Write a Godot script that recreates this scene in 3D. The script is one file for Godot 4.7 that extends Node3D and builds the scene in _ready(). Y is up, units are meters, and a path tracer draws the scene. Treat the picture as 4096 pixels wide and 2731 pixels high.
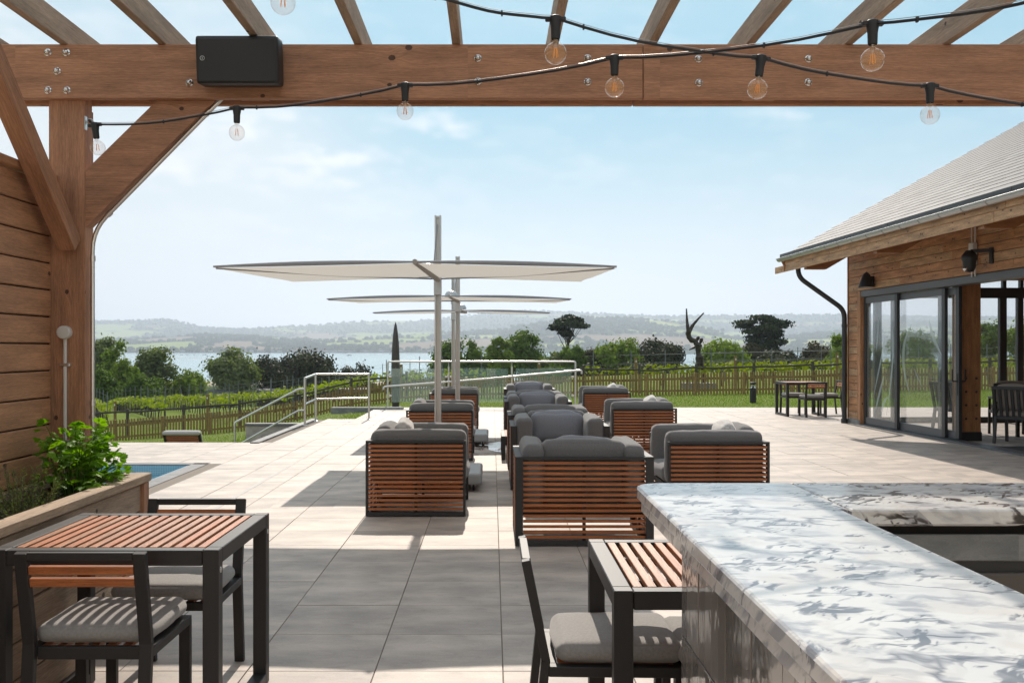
extends Node3D
# A hotel terrace above an estuary: pergola and bar in front, lounge chairs and sail parasols, a timber pavilion, vineyard and far hills.
# World: x to the right, y up, the view goes along -z. "d" is the distance in front of the camera (z = -d). Terrace paving is y = 0.
const EYE := 1.509
var rng := RandomNumberGenerator.new()
var M := {}
var used := {}

class MB:
	var v := PackedVector3Array()
	var n := PackedVector3Array()
	var uv := PackedVector2Array()
	var c := PackedColorArray()
	var ix := PackedInt32Array()
	var col := Color.WHITE
	var off := Vector2.ZERO
	func tri(a: Vector3, b: Vector3, e: Vector3, nn: Vector3, ua := Vector2.ZERO, ub := Vector2.ZERO, ue := Vector2.ZERO) -> void:
		var i := v.size()
		v.append(a); v.append(b); v.append(e)
		n.append(nn); n.append(nn); n.append(nn)
		uv.append(ua); uv.append(ub); uv.append(ue)
		c.append(col); c.append(col); c.append(col)
		ix.append(i)
		if (b - a).cross(e - a).dot(nn) > 0.0:
			ix.append(i + 2); ix.append(i + 1)
		else:
			ix.append(i + 1); ix.append(i + 2)
	func quad(a: Vector3, b: Vector3, e: Vector3, f: Vector3, nn: Vector3, ua := Vector2.ZERO, ub := Vector2.ZERO, ue := Vector2.ZERO, uf := Vector2.ZERO) -> void:
		var i := v.size()
		v.append(a); v.append(b); v.append(e); v.append(f)
		n.append(nn); n.append(nn); n.append(nn); n.append(nn)
		uv.append(ua); uv.append(ub); uv.append(ue); uv.append(uf)
		c.append(col); c.append(col); c.append(col); c.append(col)
		if (b - a).cross(e - a).dot(nn) > 0.0:
			ix.append_array(PackedInt32Array([i, i + 2, i + 1, i, i + 3, i + 2]))
		else:
			ix.append_array(PackedInt32Array([i, i + 1, i + 2, i, i + 2, i + 3]))
	# box with optional chamfer; u runs along the longest side (the grain)
	func box(ce: Vector3, s: Vector3, b := Basis.IDENTITY, ch := 0.0) -> void:
		var h := s * 0.5
		var g := 0
		if s.y > s.x and s.y >= s.z: g = 1
		elif s.z > s.x and s.z > s.y: g = 2
		var k := Vector3(maxf(h.x - ch, 0.0), maxf(h.y - ch, 0.0), maxf(h.z - ch, 0.0))
		for a in 3:
			var p := (a + 1) % 3
			var q := (a + 2) % 3
			if q == g or (p != g and s[q] > s[p]):
				var t := p
				p = q
				q = t
			for sg in [-1.0, 1.0]:
				var nn := Vector3.ZERO
				nn[a] = sg
				var pts := []
				var us := []
				for w in [Vector2(-1, -1), Vector2(1, -1), Vector2(1, 1), Vector2(-1, 1)]:
					var pt := Vector3.ZERO
					pt[a] = sg * h[a]
					pt[p] = w.x * k[p]
					pt[q] = w.y * k[q]
					pts.append(ce + b * pt)
					us.append(off + Vector2(pt[p], pt[q] + sg * h[a] * 1.7 + a * 0.37))
				quad(pts[0], pts[1], pts[2], pts[3], b * nn, us[0], us[1], us[2], us[3])
		if ch <= 0.0:
			return
		for a in 3:
			var p := (a + 1) % 3
			var q := (a + 2) % 3
			for sp in [-1.0, 1.0]:
				for sq in [-1.0, 1.0]:
					var A := Vector3.ZERO
					A[p] = sp * h[p]; A[q] = sq * k[q]
					var B := Vector3.ZERO
					B[p] = sp * k[p]; B[q] = sq * h[q]
					var A2 := A
					var B2 := B
					A[a] = -k[a]; B[a] = -k[a]; A2[a] = k[a]; B2[a] = k[a]
					var nn := Vector3.ZERO
					nn[p] = sp * 0.7071; nn[q] = sq * 0.7071
					quad(ce + b * A, ce + b * B, ce + b * B2, ce + b * A2, b * nn, off, off + Vector2(0, ch), off + Vector2(s[a], ch), off + Vector2(s[a], 0))
		for sx in [-1.0, 1.0]:
			for sy in [-1.0, 1.0]:
				for sz in [-1.0, 1.0]:
					tri(ce + b * Vector3(sx * h.x, sy * k.y, sz * k.z), ce + b * Vector3(sx * k.x, sy * h.y, sz * k.z), ce + b * Vector3(sx * k.x, sy * k.y, sz * h.z), b * Vector3(sx, sy, sz).normalized(), off, off, off)
	# a square bar from a to b; w across (horizontal), t the other way
	func bar(a: Vector3, e: Vector3, w: float, t: float, up := Vector3.UP, ch := 0.0) -> void:
		var z := (e - a)
		var l := z.length()
		z = z / l
		var x := up.cross(z)
		if x.length() < 0.01: x = Vector3.RIGHT.cross(z)
		x = x.normalized()
		var y := z.cross(x)
		box((a + e) * 0.5, Vector3(w, t, l), Basis(x, y, z), ch)
	func tube(pts: Array, rad: Array, seg := 8, caps := true) -> void:
		var m := pts.size()
		var t0: Vector3 = (pts[1] - pts[0]).normalized()
		var x := t0.cross(Vector3.UP)
		if x.length() < 0.05: x = t0.cross(Vector3.RIGHT)
		x = x.normalized()
		var first := v.size()
		var run := 0.0
		for i in m:
			var t: Vector3 = (pts[mini(i + 1, m - 1)] - pts[maxi(i - 1, 0)]).normalized()
			x = (x - t * x.dot(t)).normalized()
			var y := t.cross(x)
			if i > 0: run += (pts[i] - pts[i - 1]).length()
			for j in seg + 1:
				var a := TAU * j / seg
				var dir := x * cos(a) + y * sin(a)
				v.append(pts[i] + dir * rad[i])
				n.append(dir)
				uv.append(off + Vector2(run, rad[i] * a))
				c.append(col)
		for i in m - 1:
			for j in seg:
				var a := first + i * (seg + 1) + j
				var b := a + seg + 1
				ix.append_array(PackedInt32Array([a, b, a + 1, a + 1, b, b + 1]))
		if caps:
			for e in [0, m - 1]:
				var nn: Vector3 = (pts[0] - pts[1]).normalized() if e == 0 else (pts[m - 1] - pts[m - 2]).normalized()
				var s: int = first + int(e) * (seg + 1)
				for j in seg:
					tri(pts[e], v[s + j], v[s + j + 1], nn, off, off, off)
	# surface of revolution round y through o; profile of Vector2(radius, height) from bottom to top
	func lathe(o: Vector3, prof: Array, seg := 16, b := Basis.IDENTITY) -> void:
		var first := v.size()
		var m := prof.size()
		for i in m:
			var d: Vector2 = prof[mini(i + 1, m - 1)] - prof[maxi(i - 1, 0)]
			var nn := Vector2(d.y, -d.x).normalized()
			for j in seg + 1:
				var a := TAU * j / seg
				v.append(o + b * Vector3(cos(a) * prof[i].x, prof[i].y, sin(a) * prof[i].x))
				n.append(b * Vector3(cos(a) * nn.x, nn.y, sin(a) * nn.x))
				uv.append(off + Vector2(prof[i].y, a * 0.1))
				c.append(col)
		for i in m - 1:
			for j in seg:
				var a := first + i * (seg + 1) + j
				var e := a + seg + 1
				ix.append_array(PackedInt32Array([a, a + 1, e, a + 1, e + 1, e]))
	# polygon (in the plane x,y of basis b) extruded by +-t/2 along b.z
	func prism(poly: PackedVector2Array, o: Vector3, b: Basis, t: float) -> void:
		var idx := Geometry2D.triangulate_polygon(poly)
		for s in [-0.5, 0.5]:
			var z: Vector3 = b.z * t * float(s)
			for i in range(0, idx.size(), 3):
				var p: Vector2 = poly[idx[i]]
				var q: Vector2 = poly[idx[i + 1]]
				var r: Vector2 = poly[idx[i + 2]]
				tri(o + b.x * p.x + b.y * p.y + z, o + b.x * q.x + b.y * q.y + z, o + b.x * r.x + b.y * r.y + z, b.z * signf(s), off + p, off + q, off + r)
		var area := 0.0
		for i in poly.size():
			area += poly[i].cross(poly[(i + 1) % poly.size()])
		for i in poly.size():
			var p := poly[i]
			var q := poly[(i + 1) % poly.size()]
			var e := (q - p).normalized() * signf(area)
			var nn := b.x * e.y - b.y * e.x
			var P := o + b.x * p.x + b.y * p.y
			var Q := o + b.x * q.x + b.y * q.y
			quad(P - b.z * t / 2, Q - b.z * t / 2, Q + b.z * t / 2, P + b.z * t / 2, nn, off + p, off + q, off + q + Vector2(0, t), off + p + Vector2(0, t))
	# grid of points [rows][cols]; smooth
	func sheet(g: Array, flip := false, cols = null) -> void:
		var first := v.size()
		var r := g.size()
		var k: int = g[0].size()
		for i in r:
			for j in k:
				var du: Vector3 = g[i][mini(j + 1, k - 1)] - g[i][maxi(j - 1, 0)]
				var dv: Vector3 = g[mini(i + 1, r - 1)][j] - g[maxi(i - 1, 0)][j]
				var nn := dv.cross(du).normalized()
				v.append(g[i][j])
				n.append(-nn if flip else nn)
				uv.append(Vector2(g[i][j].x, g[i][j].z))
				c.append(cols[i][j] if cols != null else col)
		for i in r - 1:
			for j in k - 1:
				var a := first + i * k + j
				var b := a + k
				if flip: ix.append_array(PackedInt32Array([a, b, a + 1, a + 1, b, b + 1]))
				else: ix.append_array(PackedInt32Array([a, a + 1, b, a + 1, b + 1, b]))
	# soft cushion: box with rounded corners, sides swollen by puff, wrinkles by noise
	func cushion(ce: Vector3, s: Vector3, r: float, puff: float, sub := 8, b := Basis.IDENTITY, nz: FastNoiseLite = null, amp := 0.0) -> void:
		var h := s * 0.5
		for a in 3:
			var p := (a + 1) % 3
			var q := (a + 2) % 3
			for sg in [-1.0, 1.0]:
				var first := v.size()
				for i in sub + 1:
					for j in sub + 1:
						var o := Vector3.ZERO
						o[a] = sg
						o[p] = sin((2.0 * i / sub - 1.0) * PI / 2)
						o[q] = sin((2.0 * j / sub - 1.0) * PI / 2)
						var pt := o * h
						var inner := pt.clamp(-h + Vector3.ONE * r, h - Vector3.ONE * r)
						var dir := (pt - inner)
						if dir.length() < 1e-5:
							dir = Vector3.ZERO
							dir[a] = sg
						dir = dir.normalized()
						var w := (1.0 - o[p] * o[p]) * (1.0 - o[q] * o[q])
						var qt := inner + dir * r
						qt[a] += sg * puff * w
						if nz: qt += dir * amp * nz.get_noise_3d(qt.x * 6.0 + ce.x * 9.0, qt.y * 6.0 + ce.y * 5.0, qt.z * 6.0 + ce.z * 7.0)
						var nn := dir
						nn[p] += 2.0 * puff * o[p] * (1.0 - o[q] * o[q]) / h[p]
						nn[q] += 2.0 * puff * o[q] * (1.0 - o[p] * o[p]) / h[q]
						v.append(ce + b * qt)
						n.append((b * nn).normalized())
						uv.append(Vector2(qt[p], qt[q]))
						c.append(col)
				for i in sub:
					for j in sub:
						var A := first + i * (sub + 1) + j
						var B := A + sub + 1
						if sg < 0.0: ix.append_array(PackedInt32Array([A, B, A + 1, A + 1, B, B + 1]))
						else: ix.append_array(PackedInt32Array([A, A + 1, B, A + 1, B + 1, B]))
	func leaf(p: Vector3, x: Vector3, y: Vector3, nn: Vector3) -> void:
		var i := v.size()
		v.append(p - y); v.append(p + x); v.append(p + y); v.append(p - x)
		var g := x.cross(y)
		if g.dot(nn) < 0.0:
			ix.append_array(PackedInt32Array([i, i + 1, i + 2, i, i + 2, i + 3]))
		else:
			ix.append_array(PackedInt32Array([i, i + 2, i + 1, i, i + 3, i + 2]))
		n.append(nn); n.append(nn); n.append(nn); n.append(nn)
		uv.append(Vector2.ZERO); uv.append(Vector2.ZERO); uv.append(Vector2.ZERO); uv.append(Vector2.ZERO)
		c.append(col); c.append(col); c.append(col); c.append(col)
	func done(mat: Material) -> ArrayMesh:
		var arr := []
		arr.resize(Mesh.ARRAY_MAX)
		arr[Mesh.ARRAY_VERTEX] = v
		arr[Mesh.ARRAY_NORMAL] = n
		arr[Mesh.ARRAY_TEX_UV] = uv
		arr[Mesh.ARRAY_COLOR] = c
		arr[Mesh.ARRAY_INDEX] = ix
		var am := ArrayMesh.new()
		am.add_surface_from_arrays(Mesh.PRIMITIVE_TRIANGLES, arr)
		am.surface_set_material(0, mat)
		return am

# ---------------------------------------------------------------- scene tree helpers
func P(x: float, d: float, y := 0.0) -> Vector3:
	return Vector3(x, y, -d)

func numbered(called: String) -> String:
	if not used.has(called):
		used[called] = 0
		return called
	used[called] += 1
	return "%s_%03d" % [called, used[called]]

func tag(o: Node, label: String, category := "", group := "", kind := "") -> Node:
	if label != "": o.set_meta("label", label)
	if category != "": o.set_meta("category", category)
	if group != "": o.set_meta("group", group)
	if kind != "": o.set_meta("kind", kind)
	return o

func thing(called: String, at: Vector3, turn: float, label: String, category: String, group := "") -> Node3D:
	var o := Node3D.new()
	o.name = numbered(called)
	add_child(o)
	o.position = at
	o.rotation.y = turn
	tag(o, label, category, group)
	return o

func part(parent: Node, called: String, mesh: Mesh, at := Vector3.ZERO, b := Basis.IDENTITY) -> MeshInstance3D:
	var o := MeshInstance3D.new()
	o.name = numbered(called) if parent == self else called
	o.mesh = mesh
	parent.add_child(o, true)
	o.transform = Transform3D(b, at)
	return o

func bmesh(s: Vector3, mat: Material, ch := 0.0, off := Vector2(-1, -1)) -> ArrayMesh:
	var m := MB.new()
	m.off = Vector2(rng.randf() * 5.0, rng.randf() * 5.0) if off.x < 0 else off
	m.box(Vector3.ZERO, s, Basis.IDENTITY, ch)
	return m.done(mat)

func pbox(parent: Node, called: String, ce: Vector3, s: Vector3, mat: Material, ch := 0.0) -> MeshInstance3D:
	return part(parent, called, bmesh(s, mat, ch), ce)

func pbar(parent: Node, called: String, a: Vector3, e: Vector3, w: float, t: float, mat: Material, up := Vector3.UP, ch := 0.0) -> MeshInstance3D:
	var m := MB.new()
	m.off = Vector2(rng.randf() * 5.0, rng.randf() * 5.0)
	var mid := (a + e) * 0.5
	m.bar(a - mid, e - mid, w, t, up, ch)
	return part(parent, called, m.done(mat), mid)

func ptube(parent: Node, called: String, pts: Array, r: float, mat: Material, seg := 8) -> MeshInstance3D:
	var m := MB.new()
	var rad := []
	for p in pts: rad.append(r)
	m.tube(pts, rad, seg)
	return part(parent, called, m.done(mat))

func bend(pts: Array, r := 0.08, k := 4) -> Array:
	var o := [pts[0]]
	for i in range(1, pts.size() - 1):
		var a: Vector3 = pts[i] + (pts[i - 1] - pts[i]).normalized() * r
		var e: Vector3 = pts[i] + (pts[i + 1] - pts[i]).normalized() * r
		for j in k + 1:
			var t := float(j) / k
			o.append(a.lerp(pts[i], t).lerp(pts[i].lerp(e, t), t))
	o.append(pts[-1])
	return o

# ---------------------------------------------------------------- materials
func lin(r: float, g: float, b: float) -> Color:
	return Color(r, g, b).linear_to_srgb()

func mat(col: Color, rough := 0.8, metal := 0.0) -> StandardMaterial3D:
	var m := StandardMaterial3D.new()
	m.albedo_color = col
	m.roughness = rough
	m.metallic = metal
	return m

func tex(img: Image) -> ImageTexture:
	return ImageTexture.create_from_image(img)

func noise(seed_: int, freq: float, oct := 4, kind := FastNoiseLite.TYPE_SIMPLEX_SMOOTH) -> FastNoiseLite:
	var f := FastNoiseLite.new()
	f.seed = seed_
	f.noise_type = kind
	f.frequency = freq
	f.fractal_type = FastNoiseLite.FRACTAL_FBM
	f.fractal_octaves = oct
	return f

func image(w: int, h: int, f: Callable) -> Image:
	var data := PackedByteArray()
	data.resize(w * h * 3)
	var i := 0
	for y in h:
		for x in w:
			var q: Color = f.call(float(x) / w, float(y) / h)
			data[i] = clampi(int(q.r * 255.0), 0, 255)
			data[i + 1] = clampi(int(q.g * 255.0), 0, 255)
			data[i + 2] = clampi(int(q.b * 255.0), 0, 255)
			i += 3
	var im := Image.create_from_data(w, h, false, Image.FORMAT_RGB8, data)
	im.generate_mipmaps()
	return im

func wood_image(seed_: int, knots: int, contrast: float) -> Image:
	# u: 2.5 m along the grain, v: 0.6 m across; growth rings bend round knots
	var r := RandomNumberGenerator.new()
	r.seed = seed_
	var kn := []
	for i in knots:
		kn.append([r.randf(), r.randf(), 0.010 + 0.013 * r.randf()])
	var warp := noise(seed_, 3.0, 3)
	var fine := noise(seed_ + 1, 26.0, 3)
	var blot := noise(seed_ + 2, 2.2, 3)
	return image(768, 256, func(u: float, v: float) -> Color:
		var x := u * 2.5
		var y := v * 0.6
		var yy := y + 0.012 * warp.get_noise_2d(x * 0.35, y * 3.0)
		var dark := 0.0
		for k in kn:
			var dx: float = (x - k[0] * 2.5)
			var dy: float = (y - k[1] * 0.6)
			var q: float = sqrt(dx * dx * 0.3 + dy * dy) / k[2]
			if q < 7.0:
				yy += signf(dy) * k[2] * 1.4 * exp(-q * q * 0.16)
				if sqrt(dx * dx * 0.6 + dy * dy) < k[2] * 0.75: dark = 0.5
		var rings := absf(fposmod(yy * 62.0 + 1.5 * warp.get_noise_2d(x * 0.2, yy * 9.0), 1.0) - 0.5) * 2.0
		rings = rings * rings
		var f := fine.get_noise_2d(x * 0.55, y * 22.0)
		var bl := blot.get_noise_2d(x * 0.7, y * 4.0)
		var l := 0.80 + contrast * (-0.18 * rings + 0.22 * f + 0.22 * bl)
		l *= 1.0 - dark
		return Color(l, l * (0.985 - 0.05 * dark), l * (0.97 - 0.08 * dark)))

func wood(col: Color, grain: Texture2D, rough := 0.75, su := 0.4, sv := 1.6667, rel := 0.25) -> StandardMaterial3D:
	var m := mat(col, rough)
	m.albedo_texture = grain
	m.uv1_scale = Vector3(su, sv, 1)
	if rel > 0.0:
		m.heightmap_enabled = true
		m.heightmap_texture = grain
		m.heightmap_scale = rel
	return m

func make_materials() -> void:
	var g1 := tex(wood_image(11, 5, 0.5))
	var g2 := tex(wood_image(23, 0, 0.6))
	var g3 := tex(wood_image(37, 22, 0.7))
	M.larch = wood(lin(0.66, 0.335, 0.19), g1, 0.7)
	M.larch_grey = wood(lin(0.60, 0.44, 0.315), g1, 0.8)
	M.cap = wood(lin(0.66, 0.49, 0.34), g1, 0.8)
	M.board = wood(lin(0.76, 0.385, 0.18), g3, 0.65)
	M.board_pale = wood(lin(0.80, 0.49, 0.27), g3, 0.65)
	M.wallboard = wood(lin(0.74, 0.385, 0.205), g1, 0.65)
	M.glulam = wood(lin(0.58, 0.27, 0.11), g2, 0.5)
	M.teak = wood(lin(0.72, 0.235, 0.075), g2, 0.5, 0.7, 4.0)
	M.teak_b = wood(lin(0.64, 0.20, 0.06), g2, 0.5, 0.7, 4.0)
	M.teak_pale = wood(lin(0.68, 0.29, 0.13), g2, 0.45, 0.7, 4.0)
	M.fence = wood(lin(0.46, 0.30, 0.11), g1, 0.85)
	M.fence_b = wood(lin(0.38, 0.25, 0.095), g1, 0.85)
	M.old = wood(lin(0.11, 0.10, 0.085), g1, 0.9)
	M.metal_dark = mat(lin(0.022, 0.020, 0.020), 0.5)
	M.trellis = mat(lin(0.14, 0.15, 0.155), 0.7)
	M.metal_dark.metallic_specular = 0.5
	var speck := tex(image(128, 128, func(_u: float, _v: float) -> Color:
		var q := 0.5 + 0.12 * rng.randf()
		return Color(q, q, q)))
	M.metal_dark.heightmap_enabled = true
	M.metal_dark.heightmap_texture = speck
	M.metal_dark.heightmap_scale = 0.012
	M.metal_dark.uv1_triplanar = true
	M.metal_dark.uv1_scale = Vector3(6, 6, 6)
	M.frame = mat(lin(0.028, 0.029, 0.032), 0.45)
	M.frame_light = mat(lin(0.085, 0.088, 0.095), 0.45)
	M.steel = mat(lin(0.62, 0.61, 0.59), 0.28, 1.0)
	M.chrome = mat(lin(0.7, 0.69, 0.67), 0.12, 1.0)
	M.alu = mat(lin(0.55, 0.55, 0.54), 0.42, 0.85)
	M.galv = mat(lin(0.42, 0.43, 0.43), 0.38, 0.8)
	M.black = mat(lin(0.016, 0.016, 0.017), 0.5)
	M.rubber = mat(lin(0.02, 0.02, 0.022), 0.55)
	M.grey_paint = mat(lin(0.34, 0.35, 0.35), 0.5)
	M.white_plastic = mat(lin(0.62, 0.60, 0.57), 0.5)
	# woven outdoor cloth
	var wv := noise(5, 9.0, 2)
	var weave := tex(image(256, 256, func(u: float, v: float) -> Color:
		var a := sin(u * TAU * 64.0) * sin(v * TAU * 64.0)
		var q := 0.80 + 0.10 * a + 0.10 * rng.randf() + 0.06 * wv.get_noise_2d(u, v)
		return Color(q, q, q)))
	for k in [["cloth", 0.19, 0.182, 0.18], ["cloth_blue", 0.30, 0.30, 0.33], ["cloth_seat", 0.42, 0.40, 0.38], ["cloth_light", 0.62, 0.59, 0.56], ["cloth_beige", 0.33, 0.27, 0.225], ["cloth_stone", 0.62, 0.58, 0.54]]:
		var m := mat(lin(k[1], k[2], k[3]), 0.95)
		m.albedo_texture = weave
		m.uv1_triplanar = true
		m.uv1_scale = Vector3(7, 7, 7)
		m.heightmap_enabled = true
		m.heightmap_texture = weave
		m.heightmap_scale = 0.05
		m.rim_enabled = true
		m.rim = 1.0
		m.rim_tint = 0.6
		M[k[0]] = m
	var sail := mat(lin(0.88, 0.85, 0.81), 0.9)
	sail.albedo_texture = weave
	sail.uv1_triplanar = true
	sail.uv1_scale = Vector3(9, 9, 9)
	sail.backlight_enabled = true
	sail.backlight = Color(1.0, 0.98, 0.95)
	M.sail = sail
	var hem := mat(lin(0.30, 0.31, 0.33), 0.9)
	M.hem = hem
	# porcelain paving: cloudy with streaks
	var c1 := noise(71, 1.0, 4)
	var c2 := noise(72, 1.0, 4)
	var c3 := noise(73, 1.0, 2)
	var pv := tex(image(1024, 1024, func(u: float, v: float) -> Color:
		var x := u * 2.0
		var y := v * 2.0
		var a := c1.get_noise_2d(x * 1.6, y * 2.6)
		var b := c2.get_noise_2d(x * 4.0 + 0.8 * a, y * 9.0)
		var e := c3.get_noise_2d(x * 60.0, y * 90.0)
		var q := 0.83 + 0.15 * a + 0.05 * b + 0.03 * e
		if b > 0.22: q -= 0.10 * (b - 0.22) * 2.0
		if b < -0.34: q += 0.04
		return Color(q, q * (0.995 - 0.01 * a), q * (0.985 - 0.02 * a))))
	for k in [["tile_a", 1.0], ["tile_b", 0.94], ["tile_c", 1.05]]:
		var m := mat(lin(0.60 * k[1], 0.515 * k[1], 0.455 * k[1]), 0.55)
		m.albedo_texture = pv
		m.uv1_scale = Vector3(0.5, 0.5, 1)
		m.roughness = 0.6
		m.heightmap_enabled = true
		m.heightmap_texture = pv
		m.heightmap_scale = 0.03
		M[k[0]] = m
	M.grout = mat(lin(0.21, 0.175, 0.14), 0.95)
	M.coping = mat(lin(0.19, 0.19, 0.20), 0.6)
	M.coping.albedo_texture = pv
	M.render_wall = mat(lin(0.62, 0.56, 0.49), 0.9)
	M.render_wall.albedo_texture = pv
	M.stone = mat(lin(0.33, 0.33, 0.33), 0.8)
	M.stone.albedo_texture = pv
	# marble: white, grey clouds, dark veins
	for k in [["marble", 0.0, 81], ["marble_dark", 1.0, 91]]:
		var n1 := noise(k[2], 1.0, 5)
		var n2 := noise(k[2] + 1, 1.0, 4)
		var n3 := noise(k[2] + 2, 1.0, 3)
		var deep: float = k[1]
		var mm := mat(Color(0.93, 0.93, 0.93), 0.16)
		mm.albedo_texture = tex(image(1024, 1024, func(u: float, v: float) -> Color:
			var x := u * 0.72 + 0.010 * n3.get_noise_2d(u * 9.0, v * 9.0)
			var y := v * 0.72 + 0.010 * n3.get_noise_2d(u * 9.0 + 50.0, v * 9.0)
			var big := smoothstep(-0.40, 0.20, n3.get_noise_2d(x * 2.4 + 11.0, y * 2.4))
			var grit := n1.get_noise_2d(x * 46.0, y * 70.0)
			var blot := smoothstep(0.0, 0.50, n1.get_noise_2d(x * 10.0 + y * 3.0, y * 15.0) + 0.18 * grit) * (0.35 + 0.65 * big)
			var soft := smoothstep(-0.10, 0.45, n2.get_noise_2d(x * 4.0, y * 5.0 + 30.0))
			var s1 := smoothstep(0.20, 0.46, n2.get_noise_2d((x + y) * 8.0, (x - y) * 36.0) + 0.12 * grit)
			var s2 := smoothstep(0.22, 0.48, n2.get_noise_2d((x - 0.7 * y) * 32.0 + 90.0, (y + 0.7 * x) * 7.0) + 0.12 * grit)
			var s3 := smoothstep(0.20, 0.46, n2.get_noise_2d(x * 8.0 + 40.0, y * 30.0) + 0.12 * grit)
			var near := smoothstep(-0.02, 0.26, n1.get_noise_2d(x * 6.0 + 70.0, y * 7.0))
			var stroke := maxf(maxf(s1, s2), s3) * (0.06 + 0.94 * near)
			var vein := clampf(1.0 - absf(n1.get_noise_2d(x * 3.4 + 20.0, y * 4.6 + 2.0 * x)) * 15.0, 0.0, 1.0) * smoothstep(-0.05, 0.25, n3.get_noise_2d(x * 4.0, y * 4.0))
			var q := Color(0.935, 0.92, 0.90)
			q = q.lerp(Color(0.86, 0.82, 0.785), 0.5 * smoothstep(0.1, 0.5, n3.get_noise_2d(x * 7.0 + 33.0, y * 7.0)))
			q = q.lerp(Color(0.78, 0.775, 0.79), soft * 0.22)
			q = q.lerp(Color(0.60, 0.597, 0.625), blot * 0.66)
			q = q.lerp(Color(0.33, 0.325, 0.36).lerp(Color(0.17, 0.13, 0.13), deep), clampf(stroke * (0.68 + 0.25 * deep), 0.0, 1.0))
			q = q.lerp(Color(0.30, 0.29, 0.33).lerp(Color(0.12, 0.09, 0.09), deep), vein * (0.55 + 0.3 * deep))
			return q))
		mm.uv1_scale = Vector3(0.9, 0.9, 1)
		M[k[0]] = mm
	var gw := noise(61, 6.0, 3)
	var wob := tex(image(256, 256, func(u: float, v: float) -> Color:
		var q := 0.5 + 0.5 * gw.get_noise_2d(u * 0.5, v * 0.35)
		return Color(q, q, q)))
	for k in [["glaze_a", 0.24, 0.222, 0.208], ["glaze_b", 0.19, 0.178, 0.168], ["glaze_c", 0.29, 0.27, 0.255]]:
		var m := mat(lin(k[1], k[2], k[3]), 0.07)
		m.heightmap_enabled = true
		m.heightmap_texture = wob
		m.heightmap_scale = 0.12
		m.uv1_triplanar = true
		m.uv1_world_triplanar = true
		m.uv1_scale = Vector3(3, 3, 3)
		M[k[0]] = m
	var gl := mat(Color(0.86, 0.93, 0.91, 0.05), 0.0)
	gl.transparency = BaseMaterial3D.TRANSPARENCY_ALPHA
	M.glass = gl
	var gb := mat(Color(0.62, 0.78, 0.74, 0.13), 0.0)
	gb.transparency = BaseMaterial3D.TRANSPARENCY_ALPHA
	M.glass_green = gb
	var am := mat(Color(0.98, 0.72, 0.30, 0.10), 0.0)
	am.transparency = BaseMaterial3D.TRANSPARENCY_ALPHA
	M.bulb = am
	M.filament = mat(lin(0.85, 0.33, 0.05), 0.6)
	M.frost = mat(lin(0.60, 0.66, 0.66), 0.8)
	M.etch = mat(Color(0.80, 0.86, 0.86, 0.38), 0.7)
	M.etch.transparency = BaseMaterial3D.TRANSPARENCY_ALPHA
	M.soil = mat(lin(0.045, 0.028, 0.018), 0.95)
	var leafm := mat(Color.WHITE, 0.6)
	leafm.metallic_specular = 0.2
	leafm.vertex_color_use_as_albedo = true
	leafm.backlight_enabled = true
	leafm.backlight = Color(0.85, 0.92, 0.40)
	leafm.cull_mode = BaseMaterial3D.CULL_DISABLED
	M.leaf = leafm
	var herb := leafm.duplicate()
	herb.roughness = 0.58
	herb.backlight = Color(0.92, 1.0, 0.30)
	herb.metallic_specular = 0.4
	M.herb = herb
	var needle := leafm.duplicate()
	needle.backlight = Color(0.50, 0.52, 0.32)
	M.needle = needle
	M.bark = wood(lin(0.085, 0.068, 0.052), g1, 0.95)
	var grd := mat(Color.WHITE, 0.95)
	grd.metallic_specular = 0.1
	grd.vertex_color_use_as_albedo = true
	M.ground = grd
	var tint := mat(Color.WHITE, 0.85)
	tint.vertex_color_use_as_albedo = true
	M.tint = tint
	M.slate_a = mat(lin(0.105, 0.108, 0.116), 0.66)
	M.slate_b = mat(lin(0.08, 0.083, 0.09), 0.66)
	M.slate_c = mat(lin(0.13, 0.132, 0.138), 0.66)
	for k in ["slate_a", "slate_b", "slate_c"]:
		M[k].heightmap_enabled = true
		M[k].heightmap_texture = pv
		M[k].heightmap_scale = 0.15
		M[k].metallic_specular = 0.32
	M.bronze = mat(lin(0.045, 0.034, 0.028), 0.45, 0.35)
	M.basalt = mat(lin(0.055, 0.042, 0.038), 0.4)
	var pt := tex(image(256, 256, func(u: float, v: float) -> Color:
		var gx := fposmod(u * 32.0, 1.0)
		var gy := fposmod(v * 32.0, 1.0)
		var q := 0.9 + 0.1 * rng.randf()
		if gx < 0.08 or gy < 0.08: q = 1.15
		return Color(0.55 * q, 0.72 * q, 0.80 * q)))
	M.pool_tile = mat(Color.WHITE, 0.25)
	M.pool_tile.albedo_texture = pt
	var wn := noise(401, 3.0, 4)
	var wav := tex(image(512, 512, func(u: float, v: float) -> Color:
		var a := wn.get_noise_2d(u * 3.0, v * 3.0)
		var q := 0.5 + 0.5 * a
		return Color(q, q, q)))
	M.pool_water = mat(Color(0.80, 0.95, 0.97, 0.03), 0.0)
	M.pool_water.refraction_enabled = true
	M.pool_water.refraction_scale = 0.033
	M.pool_water.heightmap_enabled = true
	M.pool_water.heightmap_texture = wav
	M.pool_water.heightmap_scale = 2.0
	M.pool_water.uv1_triplanar = true
	M.pool_water.uv1_scale = Vector3(0.6, 0.6, 0.6)
	M.sea = mat(lin(0.20, 0.40, 0.46), 0.12)
	M.sea.heightmap_enabled = true
	M.sea.heightmap_texture = wav
	M.sea.heightmap_scale = 18.0
	M.sea.uv1_triplanar = true
	M.sea.uv1_scale = Vector3(0.035, 0.035, 0.02)
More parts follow.
